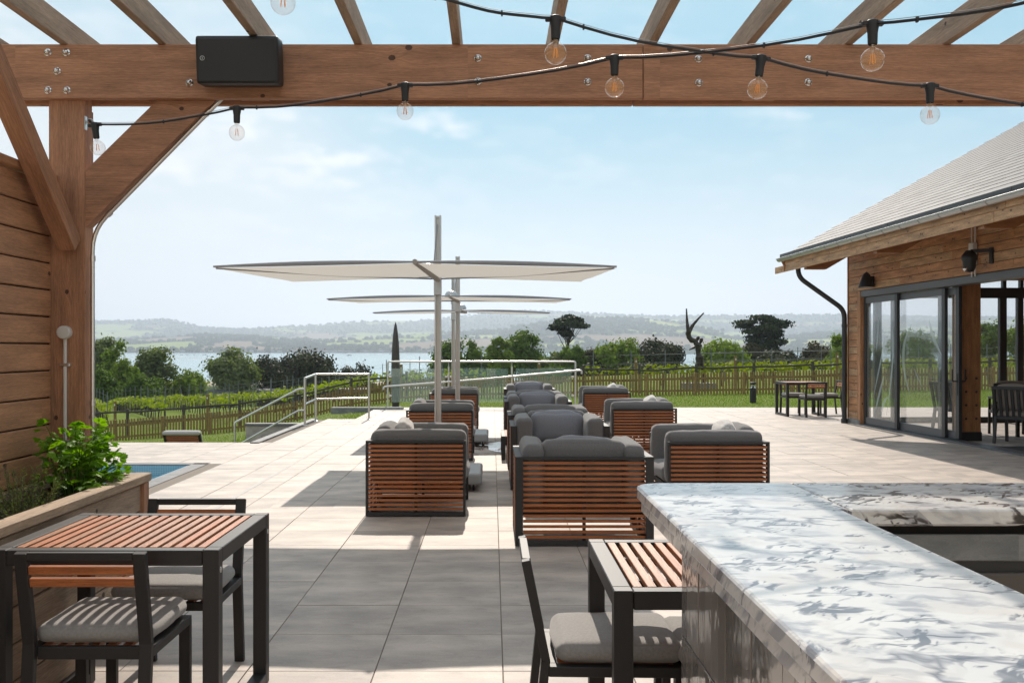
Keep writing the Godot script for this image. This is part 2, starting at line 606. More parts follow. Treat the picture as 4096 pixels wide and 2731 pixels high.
	M.drain = mat(lin(0.42, 0.39, 0.36), 0.7)
	M.white_render = mat(lin(0.74, 0.70, 0.64), 0.9)
	M.puddle = mat(Color(0.55, 0.55, 0.55, 0.06), 0.0)
	M.puddle.transparency = BaseMaterial3D.TRANSPARENCY_ALPHA
	M.bronze_door = mat(lin(0.085, 0.070, 0.060), 0.45)
	M.sail_grey = mat(lin(0.36, 0.345, 0.33), 0.8)

# ---------------------------------------------------------------- land
const SEA_Y := -14.0
var g_noise: FastNoiseLite

func table(x: float, xs: Array, ys: Array) -> float:
	if x <= xs[0]: return ys[0]
	for i in range(1, xs.size()):
		if x < xs[i]: return lerpf(ys[i - 1], ys[i], (x - xs[i - 1]) / (xs[i] - xs[i - 1]))
	return ys[-1]

func land(x: float, d: float) -> float:
	if d < 15.6: return -2.0
	var near := table(x, [-5.4, -4.6, -3.4], [-0.8, -0.5, -0.035])
	if d > 20.5 and x > -6.0 and x < -3.4: near = lerpf(near, -0.035, 0.35 * smoothstep(20.5, 24.0, d))
	var xf := x * 40.0 / maxf(d, 40.0)
	var far := table(xf, [-24, -15.3, -11.3, -9.4, -7.3, -5.7, -4.1, -2.6, 6, 10, 14, 20, 40], [-2.9, -2.18, -1.86, -1.7, -1.32, -0.86, -0.64, -0.52, -0.31, -0.22, -0.1, 0.0, 0.3])
	var y := lerpf(near, far, smoothstep(20.0, 40.0, d))
	if d > 40.0:
		var deep := table(xf, [-20, -3, 6, 20], [-8.6, -7.6, -2.6, -1.0])
		y = lerpf(far, deep, smoothstep(0.0, 1.0, (d - 40.0) / 130.0) if xf < 3 else smoothstep(0.15, 1.0, (d - 40.0) / 130.0))
		y += clampf((d - 60.0) / 100.0, 0.0, 1.0) * 0.5 * g_noise.get_noise_2d(x * 0.02, d * 0.02)
	if d > 170.0:
		y = lerpf(y, SEA_Y - 0.4, clampf((d - 170.0) / 330.0, 0.0, 1.0))
	if d > 560.0: y = SEA_Y - 0.4 - (d - 560.0) * 0.05
	return y

func fence_d(x: float) -> float:
	return table(x, [-26, -15.3, -8, -2.5, 6, 13.3, 20, 30], [41.0, 38.2, 38.5, 39.2, 38.0, 37.0, 36.5, 36.0])

func sky_image() -> Image:
	var w := 1536
	var h := 768
	var wisp := noise(301, 2.4, 5)
	var veil := noise(302, 0.9, 3)
	var fine := noise(303, 9.0, 4)
	var im := Image.create(w, h, false, Image.FORMAT_RGBF)
	var sun := Vector3(0, sin(deg_to_rad(38.3)), -cos(deg_to_rad(38.3)))
	var clear := Vector3(sin(0.24) * cos(0.21), sin(0.21), -cos(0.24) * cos(0.21))
	var drifts := [[-0.05, 0.215, 0.035, 0.02], [-0.143, 0.178, 0.06, 0.02], [-0.20, 0.212, 0.09, 0.018], [-0.32, 0.17, 0.05, 0.012], [0.30, 0.232, 0.04, 0.016], [-0.6, 0.3, 0.2, 0.05], [0.9, 0.35, 0.25, 0.06], [1.9, 0.3, 0.3, 0.07], [-1.8, 0.4, 0.35, 0.08], [2.8, 0.35, 0.3, 0.07]]
	for j in h:
		var el := PI / 2 - PI * (j + 0.5) / h
		if el < -0.02:
			im.fill_rect(Rect2i(0, j, w, h - j), Color(0.42, 0.42, 0.38))
			break
		var e := maxf(el, 0.0)
		var base := Color(0.53, 0.555, 0.58)
		var deg := rad_to_deg(e)
		base = base.lerp(Color(0.40, 0.485, 0.535), smoothstep(0.5, 8.0, deg))
		base = base.lerp(Color(0.215, 0.375, 0.465), smoothstep(5.0, 14.0, deg))
		base = base.lerp(Color(0.45, 0.505, 0.56), smoothstep(17.0, 60.0, deg))
		for i in w:
			var az := TAU * (i + 0.5) / w
			var dir := Vector3(sin(az) * cos(e), sin(e), -cos(az) * cos(e))
			var glow := maxf(dir.dot(sun), 0.0)
			var q := base.lerp(Color(1.5, 1.46, 1.40), 0.85 * pow(glow, 90.0))
			var y := dir.y * 3.2
			var gap := smoothstep(0.86, 0.985, dir.dot(clear))
			var vl := clampf(0.56 + 0.7 * veil.get_noise_3d(dir.x * 1.4, y, dir.z * 1.4) - 0.85 * gap, 0.0, 1.0)
			q = q.lerp(Color(0.50, 0.52, 0.535), 0.88 * vl)
			# torn wisps of high cloud, denser in a few drifts
			var sx := az if az < PI else az - TAU
			var drift := 0.10 + 0.25 * veil.get_noise_3d(dir.x * 3.0 + 7.0, y * 2.0, dir.z * 3.0)
			for c in drifts:
				var ax: float = (sx - c[0]) / c[2]
				var ay: float = (e - c[1]) / c[3]
				drift += 0.75 * exp(-ax * ax - ay * ay)
			var n := wisp.get_noise_3d(dir.x * 4.0 + dir.y * 3.0, y * 5.0, dir.z * 4.0) + 0.55 * fine.get_noise_3d(dir.x * 3.0 + dir.y * 4.0, y * 4.0, dir.z * 3.0)
			var cl := clampf(smoothstep(-0.12, 0.50, n) * drift, 0.0, 1.0) * smoothstep(0.05, 0.14, dir.y)
			q = q.lerp(Color(0.60, 0.605, 0.61), 0.9 * cl)
			im.set_pixel(i, j, q)
	return im

func in_terrace(x: float, d: float) -> bool:
	if x > -5.6 and x < -3.73 and d > 7.6 and d < 13.2 or x <= -5.6 and d > 7.6 and d < 13.2: return false
	if d < 15.9: return x > -10.2 and x < 16.0
	if d < 21.2: return x > -3.72 and x < 16.0
	return d < 25.55 and x > -2.68 and x < 16.0

func _ready() -> void:
	rng.seed = 4711
	g_noise = noise(9, 1.0, 3)
	# camera: level, slightly shifted lens
	var cam := Camera3D.new()
	cam.name = "camera"
	add_child(cam)
	cam.position = Vector3(0, EYE, 0)
	cam.projection = Camera3D.PROJECTION_FRUSTUM
	cam.near = 0.05
	cam.far = 20000.0
	cam.size = 2731.0 / 3986.0 * 0.05
	cam.frustum_offset = Vector2(79.0, 29.5) / 3986.0 * 0.05
	cam.current = true
	# sky, exposure, haze
	var we := WorldEnvironment.new()
	we.name = "environment"
	var env := Environment.new()
	env.background_mode = Environment.BG_SKY
	var sky := Sky.new()
	var sm := PanoramaSkyMaterial.new()
	sm.panorama = tex(sky_image())
	sky.sky_material = sm
	env.sky = sky
	env.background_energy_multiplier = 1.0
	env.tonemap_mode = Environment.TONE_MAPPER_LINEAR
	env.tonemap_exposure = 1.7
	env.volumetric_fog_enabled = true
	env.volumetric_fog_density = 0.00013
	env.volumetric_fog_albedo = Color(0.86, 0.915, 0.98)
	env.volumetric_fog_anisotropy = 0.5
	env.sdfgi_enabled = true
	env.ssao_enabled = true
	env.ssil_enabled = true
	we.environment = env
	add_child(we)
	var sun := DirectionalLight3D.new()
	sun.name = "sun"
	add_child(sun)
	sun.look_at_from_position(Vector3(0.0, sin(deg_to_rad(38.3)), -cos(deg_to_rad(38.3))) * 50.0, Vector3.ZERO)
	sun.light_energy = 0.88
	sun.light_angular_distance = 0.55
	sun.light_color = Color(1.0, 0.955, 0.90)
	sun.shadow_enabled = true
	make_materials()
	make_land()
	make_hills()
	make_terrace()
	make_pool()
	make_pavilion()
	make_pergola()
	make_bar()
	make_furniture()
	make_parasols()
	make_rails()
	make_garden()
	make_trees()
	make_shore()
	make_planting()
	make_string_lights()

func make_land() -> void:
	var ds := [-400.0, -40.0, 0.0, 10.0, 15.5]
	var d := 15.65
	while d < 62.0:
		ds.append(d)
		d += 0.8
	while d < 700.0:
		ds.append(d)
		d *= 1.06
	ds.append(4200.0)
	var g := []
	var cs := []
	var a1 := noise(41, 0.35, 3)
	var a2 := noise(42, 2.2, 2)
	for q in ds:
		var row := []
		var crow := []
		var hw: float = maxf(46.0, absf(q) * 1.25)
		for i in 181:
			var t := i / 90.0 - 1.0
			var x: float = hw * (0.55 * t + 0.45 * t * t * t)
			row.append(P(x, q, land(x, q)))
			var k := 0.5 + 0.5 * a1.get_noise_2d(x, q) + 0.3 * a2.get_noise_2d(x, q)
			var co := Color(0.095, 0.165, 0.018).lerp(Color(0.15, 0.215, 0.030), clampf(k, 0.0, 1.0))
			if q > 44.0: co = Color(0.10, 0.15, 0.025).lerp(Color(0.17, 0.20, 0.05), clampf(k, 0.0, 1.0))
			if q > 150.0: co = co.lerp(Color(0.05, 0.07, 0.02), clampf((q - 150.0) / 40.0, 0.0, 1.0))
			if q > 330.0: co = co.lerp(Color(0.38, 0.33, 0.26), clampf((q - 330.0) / 60.0, 0.0, 1.0))
			crow.append(co)
		g.append(row)
		cs.append(crow)
	var m := MB.new()
	m.sheet(g, false, cs)
	var o := part(self, "ground", m.done(M.ground))
	tag(o, "", "", "", "structure")
	# estuary
	m = MB.new()
	m.sheet([[P(-2600, 380, SEA_Y), P(2600, 380, SEA_Y)], [P(-4600, 3950, SEA_Y), P(4600, 3950, SEA_Y)]])
	o = part(self, "water", m.done(M.sea))
	tag(o, "", "", "", "structure")
	# sandbanks showing above the water
	for s in [[-1010.0, 1760.0, 170.0, 26.0, "long"], [-560.0, 1660.0, 120.0, 20.0, "low"], [-330.0, 1480.0, 130.0, 18.0, "narrow"], [420.0, 1750.0, 150.0, 18.0, "far"]]:
		m = MB.new()
		var gg := []
		for i in 9:
			var row := []
			for j in 25:
				var u: float = j / 12.0 - 1.0
				var w: float = i / 4.0 - 1.0
				var k: float = maxf(0.0, 1.0 - u * u * 0.96)
				row.append(P(s[0] + u * s[2], s[1] + w * s[3] * sqrt(k) + 4.0 * sin(u * 7.0), SEA_Y - 0.1 + 0.45 * k * (1.0 - w * w)))
			gg.append(row)
		m.col = Color(0.36, 0.28, 0.21)
		m.sheet(gg)
		o = part(self, "sandbank", m.done(M.ground))
		tag(o, "", "", "", "structure")
	# grass blades on the lawns
	var bm := MB.new()
	for k in 7:
		var a := TAU * k / 7.0 + rng.randf()
		var dir := Vector3(cos(a), 0, sin(a))
		var r := 0.03 + 0.05 * rng.randf()
		var hgt := 0.035 + 0.035 * rng.randf()
		var side := Vector3(-dir.z, 0, dir.x) * 0.007
		var p := dir * r
		bm.col = Color(0.13, 0.21, 0.025).lerp(Color(0.21, 0.27, 0.045), rng.randf())
		bm.tri(p - side, p + side, p + dir * 0.03 + Vector3.UP * hgt, (dir * 0.4 + Vector3.UP).normalized())
	var mm := MultiMesh.new()
	mm.transform_format = MultiMesh.TRANSFORM_3D
	mm.mesh = bm.done(M.leaf)
	var xf := []
	while xf.size() < 52000:
		var dd := 15.9 + 27.0 * rng.randf()
		var x := (rng.randf() * 1.13 - 0.52) * dd
		if in_terrace(x, dd) or dd > fence_d(x) + 1.0: continue
		if x > -5.4 and x < -3.6 and dd < 21.0: continue
		if x > 7.0 and x < 19.0 and dd < 20.5: continue
		var sc := 0.8 + 0.8 * rng.randf()
		xf.append(Transform3D(Basis(Vector3.UP, rng.randf() * TAU).scaled(Vector3.ONE * sc), P(x, dd, land(x, dd) - 0.004)))
	mm.instance_count = xf.size()
	for i in xf.size(): mm.set_instance_transform(i, xf[i])
	var mi := MultiMeshInstance3D.new()
	mi.name = "grass"
	mi.multimesh = mm
	add_child(mi)
	tag(mi, "short sunlit grass of the lawns between terrace and picket fence", "grass", "", "stuff")

func make_hills() -> void:
	var rx := [-3500, 0, 363, 560, 640, 700, 790, 900, 1080, 1150, 1230, 1400, 1500, 1650, 1750, 1850, 1940, 2030, 2100, 2200, 2300, 2400, 2500, 2700, 2850, 3100, 3350, 3600, 4096, 7500]
	var ry := [1290, 1283, 1286, 1281, 1279, 1285, 1308, 1314, 1313, 1306, 1305, 1290, 1285, 1284, 1280, 1268, 1255, 1247, 1245, 1248, 1252, 1257, 1264, 1266, 1262, 1261, 1261, 1265, 1270, 1285]
	var mx := [-3500, 350, 520, 640, 700, 830, 1000, 1150, 1250, 1400, 1550, 1700, 1900, 2000, 2080, 2150, 2250, 2340, 2450, 2540, 2600, 2700, 2780, 2860, 2900, 3000, 3200, 3400, 3600, 7500]
	var my := [1370, 1365, 1358, 1350, 1347, 1340, 1342, 1352, 1357, 1352, 1345, 1336, 1325, 1318, 1302, 1292, 1275, 1268, 1270, 1272, 1280, 1288, 1297, 1312, 1335, 1345, 1338, 1326, 1328, 1350]
	# ridge heights in metres at 9 km and 5.5 km, by bearing
	var shape := noise(51, 0.0022, 4)
	var cell := noise(52, 0.0015, 1, FastNoiseLite.TYPE_CELLULAR)
	cell.cellular_return_type = FastNoiseLite.RETURN_CELL_VALUE
	cell.fractal_type = FastNoiseLite.FRACTAL_NONE
	var edge := noise(52, 0.0015, 1, FastNoiseLite.TYPE_CELLULAR)
	edge.cellular_return_type = FastNoiseLite.RETURN_DISTANCE2_SUB
	edge.fractal_type = FastNoiseLite.FRACTAL_NONE
	var woodn := noise(53, 0.0010, 3)
	var g := []
	var cs := []
	var rows := 74
	var spots := []
	for i in rows:
		var t := float(i) / (rows - 1)
		var d := 3840.0 * pow(10400.0 / 3840.0, t)
		var row := []
		var crow := []
		for j in 301:
			var tx: float = -1.3 + 2.6 * j / 300.0
			var x := tx * d
			var px := 1969.0 + tx * 3986.0
			var ha: float = (1395.0 - table(px, rx, ry)) / 3986.0 * 9000.0
			var hb: float = (1395.0 - table(px, mx, my)) / 3986.0 * 5500.0
			var y := SEA_Y - 0.5
			if d < 5500.0: y = lerpf(SEA_Y + 1.0, hb, pow(clampf((d - 3860.0) / 1640.0, 0.0, 1.0), 0.9))
			elif d < 6300.0: y = lerpf(hb, hb * 0.72, smoothstep(5500.0, 6300.0, d))
			elif d < 9000.0: y = lerpf(hb * 0.72, ha, smoothstep(6300.0, 9000.0, d))
			else: y = ha * (1.0 - 0.6 * (d - 9000.0) / 1400.0)
			if d < 3850.0: y = SEA_Y - 1.5
			y += 7.0 * shape.get_noise_2d(x, d) * smoothstep(3860.0, 4600.0, d)
			row.append(P(x, d, y))
			var f := cell.get_noise_2d(x, d * 0.8) * 0.5 + 0.5
			var co := Color(0.19, 0.25, 0.055).lerp(Color(0.32, 0.33, 0.11), f)
			if f > 0.82: co = Color(0.20, 0.15, 0.10)
			var hedge := edge.get_noise_2d(x, d * 0.8) < -0.93
			var wd := woodn.get_noise_2d(x, d * 1.2) + 0.32 * smoothstep(5600.0, 8000.0, d) - 0.10 * smoothstep(5600.0, 4400.0, d)
			if px > 2060 and px < 2900 and d > 4500.0 and d < 5800.0: wd += 0.22
			var is_wood := wd > 0.10 or d < 4040.0
			if is_wood: co = Color(0.035, 0.055, 0.022)
			elif hedge: co = Color(0.04, 0.06, 0.025)
			crow.append(co)
			if (is_wood or hedge or rng.randf() < 0.004) and absf(tx) < 0.62 and d > 3900.0 and d < 9100.0:
				spots.append(P(x, d, y))
		g.append(row)
		cs.append(crow)
	var m := MB.new()
	m.sheet(g, false, cs)
	var o := part(self, "hills", m.done(M.ground))
	tag(o, "", "", "", "structure")
	# woods, hedges and field trees beyond the water, one mass
	var tm := MB.new()
	for k in 46:
		var p := Vector3(rng.randfn(), rng.randfn(), rng.randfn()).normalized() * (0.75 + 0.35 * rng.randf())
		p.y = p.y * 0.55 + 0.6
		var nn := (p - Vector3(0, 0.55, 0)).normalized()
		var x := nn.cross(Vector3(rng.randfn(), rng.randfn(), rng.randfn())).normalized() * 0.42
		tm.col = Color(0.045, 0.070, 0.024).lerp(Color(0.085, 0.115, 0.040), rng.randf())
		tm.leaf(p, x, nn.cross(x), nn)
	var mm := MultiMesh.new()
	mm.transform_format = MultiMesh.TRANSFORM_3D
	mm.mesh = tm.done(M.needle)
	var xf := []
	for s in spots:
		for k in 2:
			var sc := 6.0 + 6.0 * rng.randf()
			var spread: float = 26.0 if -s.z < 6000.0 else 44.0
			xf.append(Transform3D(Basis(Vector3.UP, rng.randf() * TAU).scaled(Vector3(sc * 1.1, sc * (0.9 + 0.5 * rng.randf()), sc * 1.1)), s + Vector3(rng.randfn() * spread * 0.6, -1.5, rng.randfn() * spread)))
	mm.instance_count = xf.size()
	for i in xf.size(): mm.set_instance_transform(i, xf[i])
	var mi := MultiMeshInstance3D.new()
	mi.name = "far_woodland"
	mi.multimesh = mm
	add_child(mi)
	tag(mi, "hazy woods, hedges and trees on the hills across the estuary", "woodland", "", "stuff")

func make_terrace() -> void:
	var root := Node3D.new()
	root.name = "terrace"
	add_child(root)
	tag(root, "", "", "", "structure")
	# bed under the tiles, in slabs that leave out the pool
	for s in [[-10.2, -8.07, 7.6, 13.2, -0.9], [-10.2, 16.0, -3.0, 7.6, -0.9], [-3.73, 16.0, 7.6, 13.2, -0.9], [-10.2, 16.0, 13.2, 15.9, -0.9], [-3.72, 16.0, 15.9, 21.2, -1.2], [-2.68, 16.0, 21.2, 25.55, -0.7]]:
		pbox(root, "bed", P((s[0] + s[1]) / 2, (s[2] + s[3]) / 2, (s[4] - 0.005) / 2), Vector3(s[1] - s[0], -s[4] - 0.005, s[3] - s[2]), M.grout)
	var variants := []
	for k in 9:
		variants.append(bmesh(Vector3(0.5945, 0.018, 0.5945), M[["tile_a", "tile_b", "tile_c"][k % 3]], 0.0012, Vector2(rng.randf() * 7.0, rng.randf() * 7.0)))
	var all := []
	for i in range(-17, 27):
		for j in range(-13, 36):
			var x := 0.05 + 0.6 * (i + 0.5)
			var d := 4.666 + 0.6 * (j + 0.5)
			if not in_terrace(x, d): continue
			if x > 7.62 and d < 20.4: continue
			var px := x / maxf(d, 0.1) * 3986.0 + 1969.0
			var score := 0.0
			if d > 4.3 and px > 0.0 and px < 4096.0: score = 1.0 / (d * d * d)
			if x > 0.6 and d < 7.5: score *= 0.02
			if x > 0.3 + d * 0.13 and d < 11.0: score *= 0.2
			if x < -0.31 * d and d < 11.0: score *= 0.1
			all.append([score, x, d])
	all.sort_custom(func(a, b): return a[0] > b[0])
	var rest := MB.new()
	for k in all.size():
		var q: Array = all[k]
		var y := -0.009 + 0.0006 * rng.randfn()
		if k < 300:
			part(root, "paving_tile", variants[rng.randi() % 9], P(q[1], q[2], y))
		else:
			rest.off = Vector2(rng.randf() * 7.0, rng.randf() * 7.0)
			rest.box(P(q[1], q[2], y), Vector3(0.5945, 0.018, 0.5945))
	var o := part(root, "paving_tiles_far", rest.done(M.tile_a))
	o.set_meta("kind", "stuff")
	# stone kerb strip along the left edges of the terrace
	for k in 9: pbox(root, "edge_stone", P(-3.80, 16.2 + 0.6 * k, -0.02), Vector3(0.14, 0.08, 0.596), M.coping, 0.004)
	for k in 3: pbox(root, "edge_stone", P(-3.44 + 0.6 * k - 0.28, 24.9, -0.03), Vector3(0.596, 0.16, 0.3), M.stone, 0.006)
	# unseen pale rendered house added behind the viewer; its sunlit face gives fill
	var hs := Node3D.new()
	hs.name = "added_house_behind"
	add_child(hs)
	tag(hs, "", "", "", "structure")
	pbox(hs, "wall", Vector3(1.0, 2.6, 5.3), Vector3(26.0, 5.6, 0.3), M.white_render)
	for x in [-6.5, 9.0]: pbox(hs, "window", Vector3(x, 1.5, 5.14), Vector3(2.2, 1.5, 0.04), M.frame)
	# slot drain along the terrace
	for k in 11: pbox(root, "drain_cover", P(-2.62, 5.2 + 1.0 * k, -0.004), Vector3(0.05, 0.012, 0.994), M.drain, 0.001)
	# water left standing beside the second parasol base
	var pm := MB.new()
	for q in [[-0.02, 15.35, 0.20, 0.42], [0.10, 15.9, 0.12, 0.22], [-0.20, 15.0, 0.10, 0.16], [0.12, 14.7, 0.08, 0.13]]:
		var pts := []
		for i in 22:
			var a := TAU * i / 22.0
			var r := 1.0 + 0.28 * sin(a * 3.0 + q[0] * 40.0) + 0.16 * sin(a * 5.0 + q[1])
			pts.append(P(q[0] + cos(a) * q[2] * r, q[1] + sin(a) * q[3] * r, 0.0025))
		for i in 22: pm.tri(P(q[0], q[1], 0.0025), pts[i], pts[(i + 1) % 22], Vector3.UP)
	var pud := part(self, "puddle", pm.done(M.puddle))
	tag(pud, "shallow puddle on the paving beside the second parasol base", "puddle")
	# flight of steps going down to the left
	var st := thing("garden_steps", P(-3.8, 20.2, 0), 0.0, "pale stone steps leading down from the terrace to the lower lawn", "steps")
	for k in 6: pbox(st, "step", Vector3(-0.18 - 0.3 * k, -0.08 - 0.14 * k - 0.25, 0), Vector3(0.3, 0.5, 1.1), M.stone, 0.005)
	var rw := thing("retaining_wall", P(-4.45, 20.9, 0), 0.0, "low rendered wall with dark coping beside the garden steps", "wall")
	pbox(rw, "rendered_face", Vector3(0, -0.56, 0), Vector3(1.42, 0.92, 0.18), M.render_wall, 0.004)
	for k in 2: pbox(rw, "coping_stone", Vector3(-0.36 + 0.72 * k, -0.075, 0.0), Vector3(0.717, 0.05, 0.24), M.coping, 0.004)

func make_pool() -> void:
	var o := thing("swimming_pool", P(-5.8, 10.4, 0), 0.0, "small blue mosaic swimming pool with grey stone coping behind the planter", "pool")
	# pool interior x -7.7..-3.93, d 7.8..13.0
	var m := MB.new()
	for s in [[Vector3(0, -0.7, 2.6), Vector3(4.2, 1.38, 0.04)], [Vector3(0, -0.7, -2.6), Vector3(4.2, 1.38, 0.04)], [Vector3(1.85, -0.7, 0), Vector3(0.04, 1.38, 5.2)], [Vector3(-2.08, -0.7, 0), Vector3(0.04, 1.38, 5.2)], [Vector3(0, -1.42, 0), Vector3(4.2, 0.06, 5.3)]]:
		m.box(s[0], s[1])
	part(o, "basin", m.done(M.pool_tile))
	pbox(o, "water", Vector3(-0.115, -0.13 - 0.62, 0), Vector3(3.885, 1.24, 5.155), M.pool_water)
	for k in 7:
		pbox(o, "coping_stone", Vector3(1.77 - 0.3 - 0.6 * k + 0.3, -0.012, -2.70), Vector3(0.596, 0.03, 0.2), M.coping, 0.003)
		pbox(o, "coping_stone", Vector3(1.77 - 0.3 - 0.6 * k + 0.3, -0.012, 2.70), Vector3(0.596, 0.03, 0.2), M.coping, 0.003)
	for k in 9:
		pbox(o, "coping_stone", Vector3(1.97, -0.012, 2.5 - 0.62 * k), Vector3(0.2, 0.03, 0.616), M.coping, 0.003)
		pbox(o, "coping_stone", Vector3(-2.17, -0.012, 2.5 - 0.62 * k), Vector3(0.2, 0.03, 0.616), M.coping, 0.003)

# ---------------------------------------------------------------- pavilion on the right
func make_pavilion() -> void:
	var B := thing("pavilion", P(7.5, 14.08, 0), 0.032, "timber clad pavilion with slate roof and sliding glass doors beside the terrace", "building")
	# local: x into the building, z = -s along the wall
	# floor
	var fl := pbox(B, "floor", Vector3(6.15, -0.02, 0.9), Vector3(12.2, 0.05, 14.3), M.tile_a)
	fl.set_meta("label", "pale tiled floor inside the open doors")
	# boards above the doors, outside face at x = 0
	var y := 2.66
	var k := 0
	while y < 3.8:
		var cuts := [6.28, 3.9 - 1.6 * (k % 2), 0.2 + 0.9 * (k % 3), -2.6, -6.0]
		for q in cuts.size() - 1:
			var l: float = cuts[q] - cuts[q + 1]
			pbox(B, "weatherboard", Vector3(0.0, y + 0.07, -(cuts[q] + cuts[q + 1]) / 2), Vector3(0.024, 0.137, l - 0.003), M.board if (k + q) % 3 else M.board_pale, 0.004)
		y += 0.145
		k += 1
	pbox(B, "sheathing", Vector3(0.07, 3.30, -0.14), Vector3(0.10, 1.27, 12.2), M.black)
	# narrow boarded strip between the doors and the far corner
	y = 0.10
	k = 0
	while y < 2.6:
		pbox(B, "weatherboard", Vector3(0.0, y + 0.07, -6.03), Vector3(0.024, 0.137, 0.46), M.board if k % 3 else M.board_pale, 0.004)
		y += 0.145
		k += 1
	pbox(B, "corner_post", Vector3(0.13, 1.33, -6.02), Vector3(0.22, 2.64, 0.48), M.black)
	pbox(B, "corner_board", Vector3(0.02, 2.0, -6.295), Vector3(0.10, 4.0, 0.028), M.board, 0.003)
	pbox(B, "plinth", Vector3(0.05, 0.05, -5.95), Vector3(0.20, 0.10, 0.62), M.stone)
	pbox(B, "door_jamb", Vector3(0.005, 1.34, -5.70), Vector3(0.09, 2.62, 0.15), M.board, 0.004)
	# sliding doors
	pbox(B, "door_head", Vector3(0.09, 2.59, 0.0), Vector3(0.24, 0.12, 11.4), M.frame_light, 0.004)
	pbox(B, "door_track", Vector3(0.09, 0.012, 0.0), Vector3(0.26, 0.03, 11.4), M.frame_light, 0.003)
	var panels := [[5.61, 4.10, 0.05], [4.52, 2.43, 0.11], [2.80, 2.08, 0.17]]
	for q in panels.size():
		var s0: float = panels[q][0]
		var s1: float = panels[q][1]
		var px: float = panels[q][2]
		var dr := Node3D.new()
		dr.name = "glass_door"
		B.add_child(dr, true)
		dr.position = Vector3(px, 0, -(s0 + s1) / 2)
		var w := s0 - s1
		pbox(dr, "stile", Vector3(0, 1.28, -w / 2 + 0.045), Vector3(0.05, 2.48, 0.09), M.frame, 0.003)
		pbox(dr, "stile", Vector3(0, 1.28, w / 2 - 0.055), Vector3(0.055, 2.48, 0.11), M.frame, 0.003)
		pbox(dr, "top_rail", Vector3(0, 2.46, 0.005), Vector3(0.05, 0.12, w - 0.2), M.frame_light, 0.003)
		pbox(dr, "bottom_rail", Vector3(0, 0.10, 0.005), Vector3(0.05, 0.13, w - 0.2), M.frame_light, 0.003)
		pbox(dr, "pane", Vector3(0, 1.28, 0.005), Vector3(0.008, 2.25, w - 0.2), M.glass)
		if q == 2:
			var hd := bend([Vector3(-0.035, 0.98, w / 2 - 0.05), Vector3(-0.11, 0.98, w / 2 - 0.05), Vector3(-0.11, 1.18, w / 2 - 0.05)], 0.03)
			ptube(dr, "handle", hd, 0.011, M.black)
			var hd2 := bend([Vector3(0.035, 0.98, w / 2 - 0.05), Vector3(0.11, 0.98, w / 2 - 0.05), Vector3(0.11, 1.18, w / 2 - 0.05)], 0.03)
			ptube(dr, "handle", hd2, 0.011, M.black)
			pbox(dr, "lock_plate", Vector3(-0.031, 0.93, w / 2 - 0.05), Vector3(0.006, 0.36, 0.035), M.black)
		# etched reed leaves
		var curves := []
		if q == 0: curves = [[Vector2(-0.52, 1.9), Vector2(-0.62, 1.3), Vector2(-0.25, 0.25), 0.035], [Vector2(-0.2, 1.75), Vector2(-0.05, 1.35), Vector2(0.35, 0.55), 0.03], [Vector2(-0.15, 1.0), Vector2(0.05, 0.7), Vector2(0.30, 0.2), 0.045], [Vector2(0.1, 2.1), Vector2(0.12, 1.7), Vector2(0.22, 1.45), 0.03], [Vector2(-0.42, 0.62), Vector2(-0.1, 0.62), Vector2(-0.02, 0.2), 0.05]]
		if q == 1: curves = [[Vector2(0.2, 1.95), Vector2(0.85, 1.5), Vector2(0.30, 0.72), 0.05], [Vector2(-0.9, 1.4), Vector2(-0.55, 1.7), Vector2(-0.45, 2.0), 0.06], [Vector2(-0.2, 0.85), Vector2(0.0, 1.0), Vector2(0.1, 1.15), 0.02]]
		for cv in curves:
			var em := MB.new()
			var prev := [Vector3.ZERO, Vector3.ZERO]
			for i in 15:
				var t := i / 14.0
				var pt: Vector2 = cv[0].lerp(cv[1], t).lerp(cv[1].lerp(cv[2], t), t)
				var hw: float = cv[3] * sin(PI * (0.04 + 0.93 * t))
				var a := Vector3(-0.0065, pt.y, -pt.x - hw)
				var e := Vector3(-0.0065, pt.y, -pt.x + hw)
				if i > 0: em.quad(prev[0], prev[1], e, a, Vector3.LEFT)
				prev = [a, e]
			part(dr, "etched_leaf", em.done(M.etch))
	# glulam post inside, with bolts
	var gp := pbox(B, "glulam_post", Vector3(0.40, 1.55, -2.34), Vector3(0.32, 2.8, 0.32), M.glulam, 0.006)
	pbox(B, "post_base", Vector3(0.40, 0.075, -2.34), Vector3(0.345, 0.15, 0.345), M.black, 0.003)
	for r in 4:
		for s in [-0.085, 0.085]:
			var m := MB.new()
			m.lathe(Vector3.ZERO, [Vector2(0.0, 0.016), Vector2(0.016, 0.014), Vector2(0.022, 0.0)], 10, Basis(Vector3.RIGHT, PI / 2) * Basis.IDENTITY)
			part(gp, "bolt", m.done(M.bronze), Vector3(s, -1.18 + 0.22 * r, 0.161))
	# far gable, glazed: frame and panes
	var fx := [0.55, 3.14, 3.50, 6.2, 8.9, 11.9]
	for q in fx.size():
		pbox(B, "mullion", Vector3(fx[q], 1.3, -6.20), Vector3(0.14 if q != 2 else 0.12, 2.6, 0.10), M.frame, 0.003)
	pbox(B, "transom", Vector3(6.2, 2.65, -6.20), Vector3(11.5, 0.21, 0.12), M.frame, 0.003)
	pbox(B, "bottom_frame", Vector3(6.2, 0.06, -6.20), Vector3(11.5, 0.12, 0.12), M.frame, 0.003)
	pbox(B, "tie_beam", Vector3(6.0, 3.02, -6.20), Vector3(12.0, 0.22, 0.16), M.glulam, 0.004)
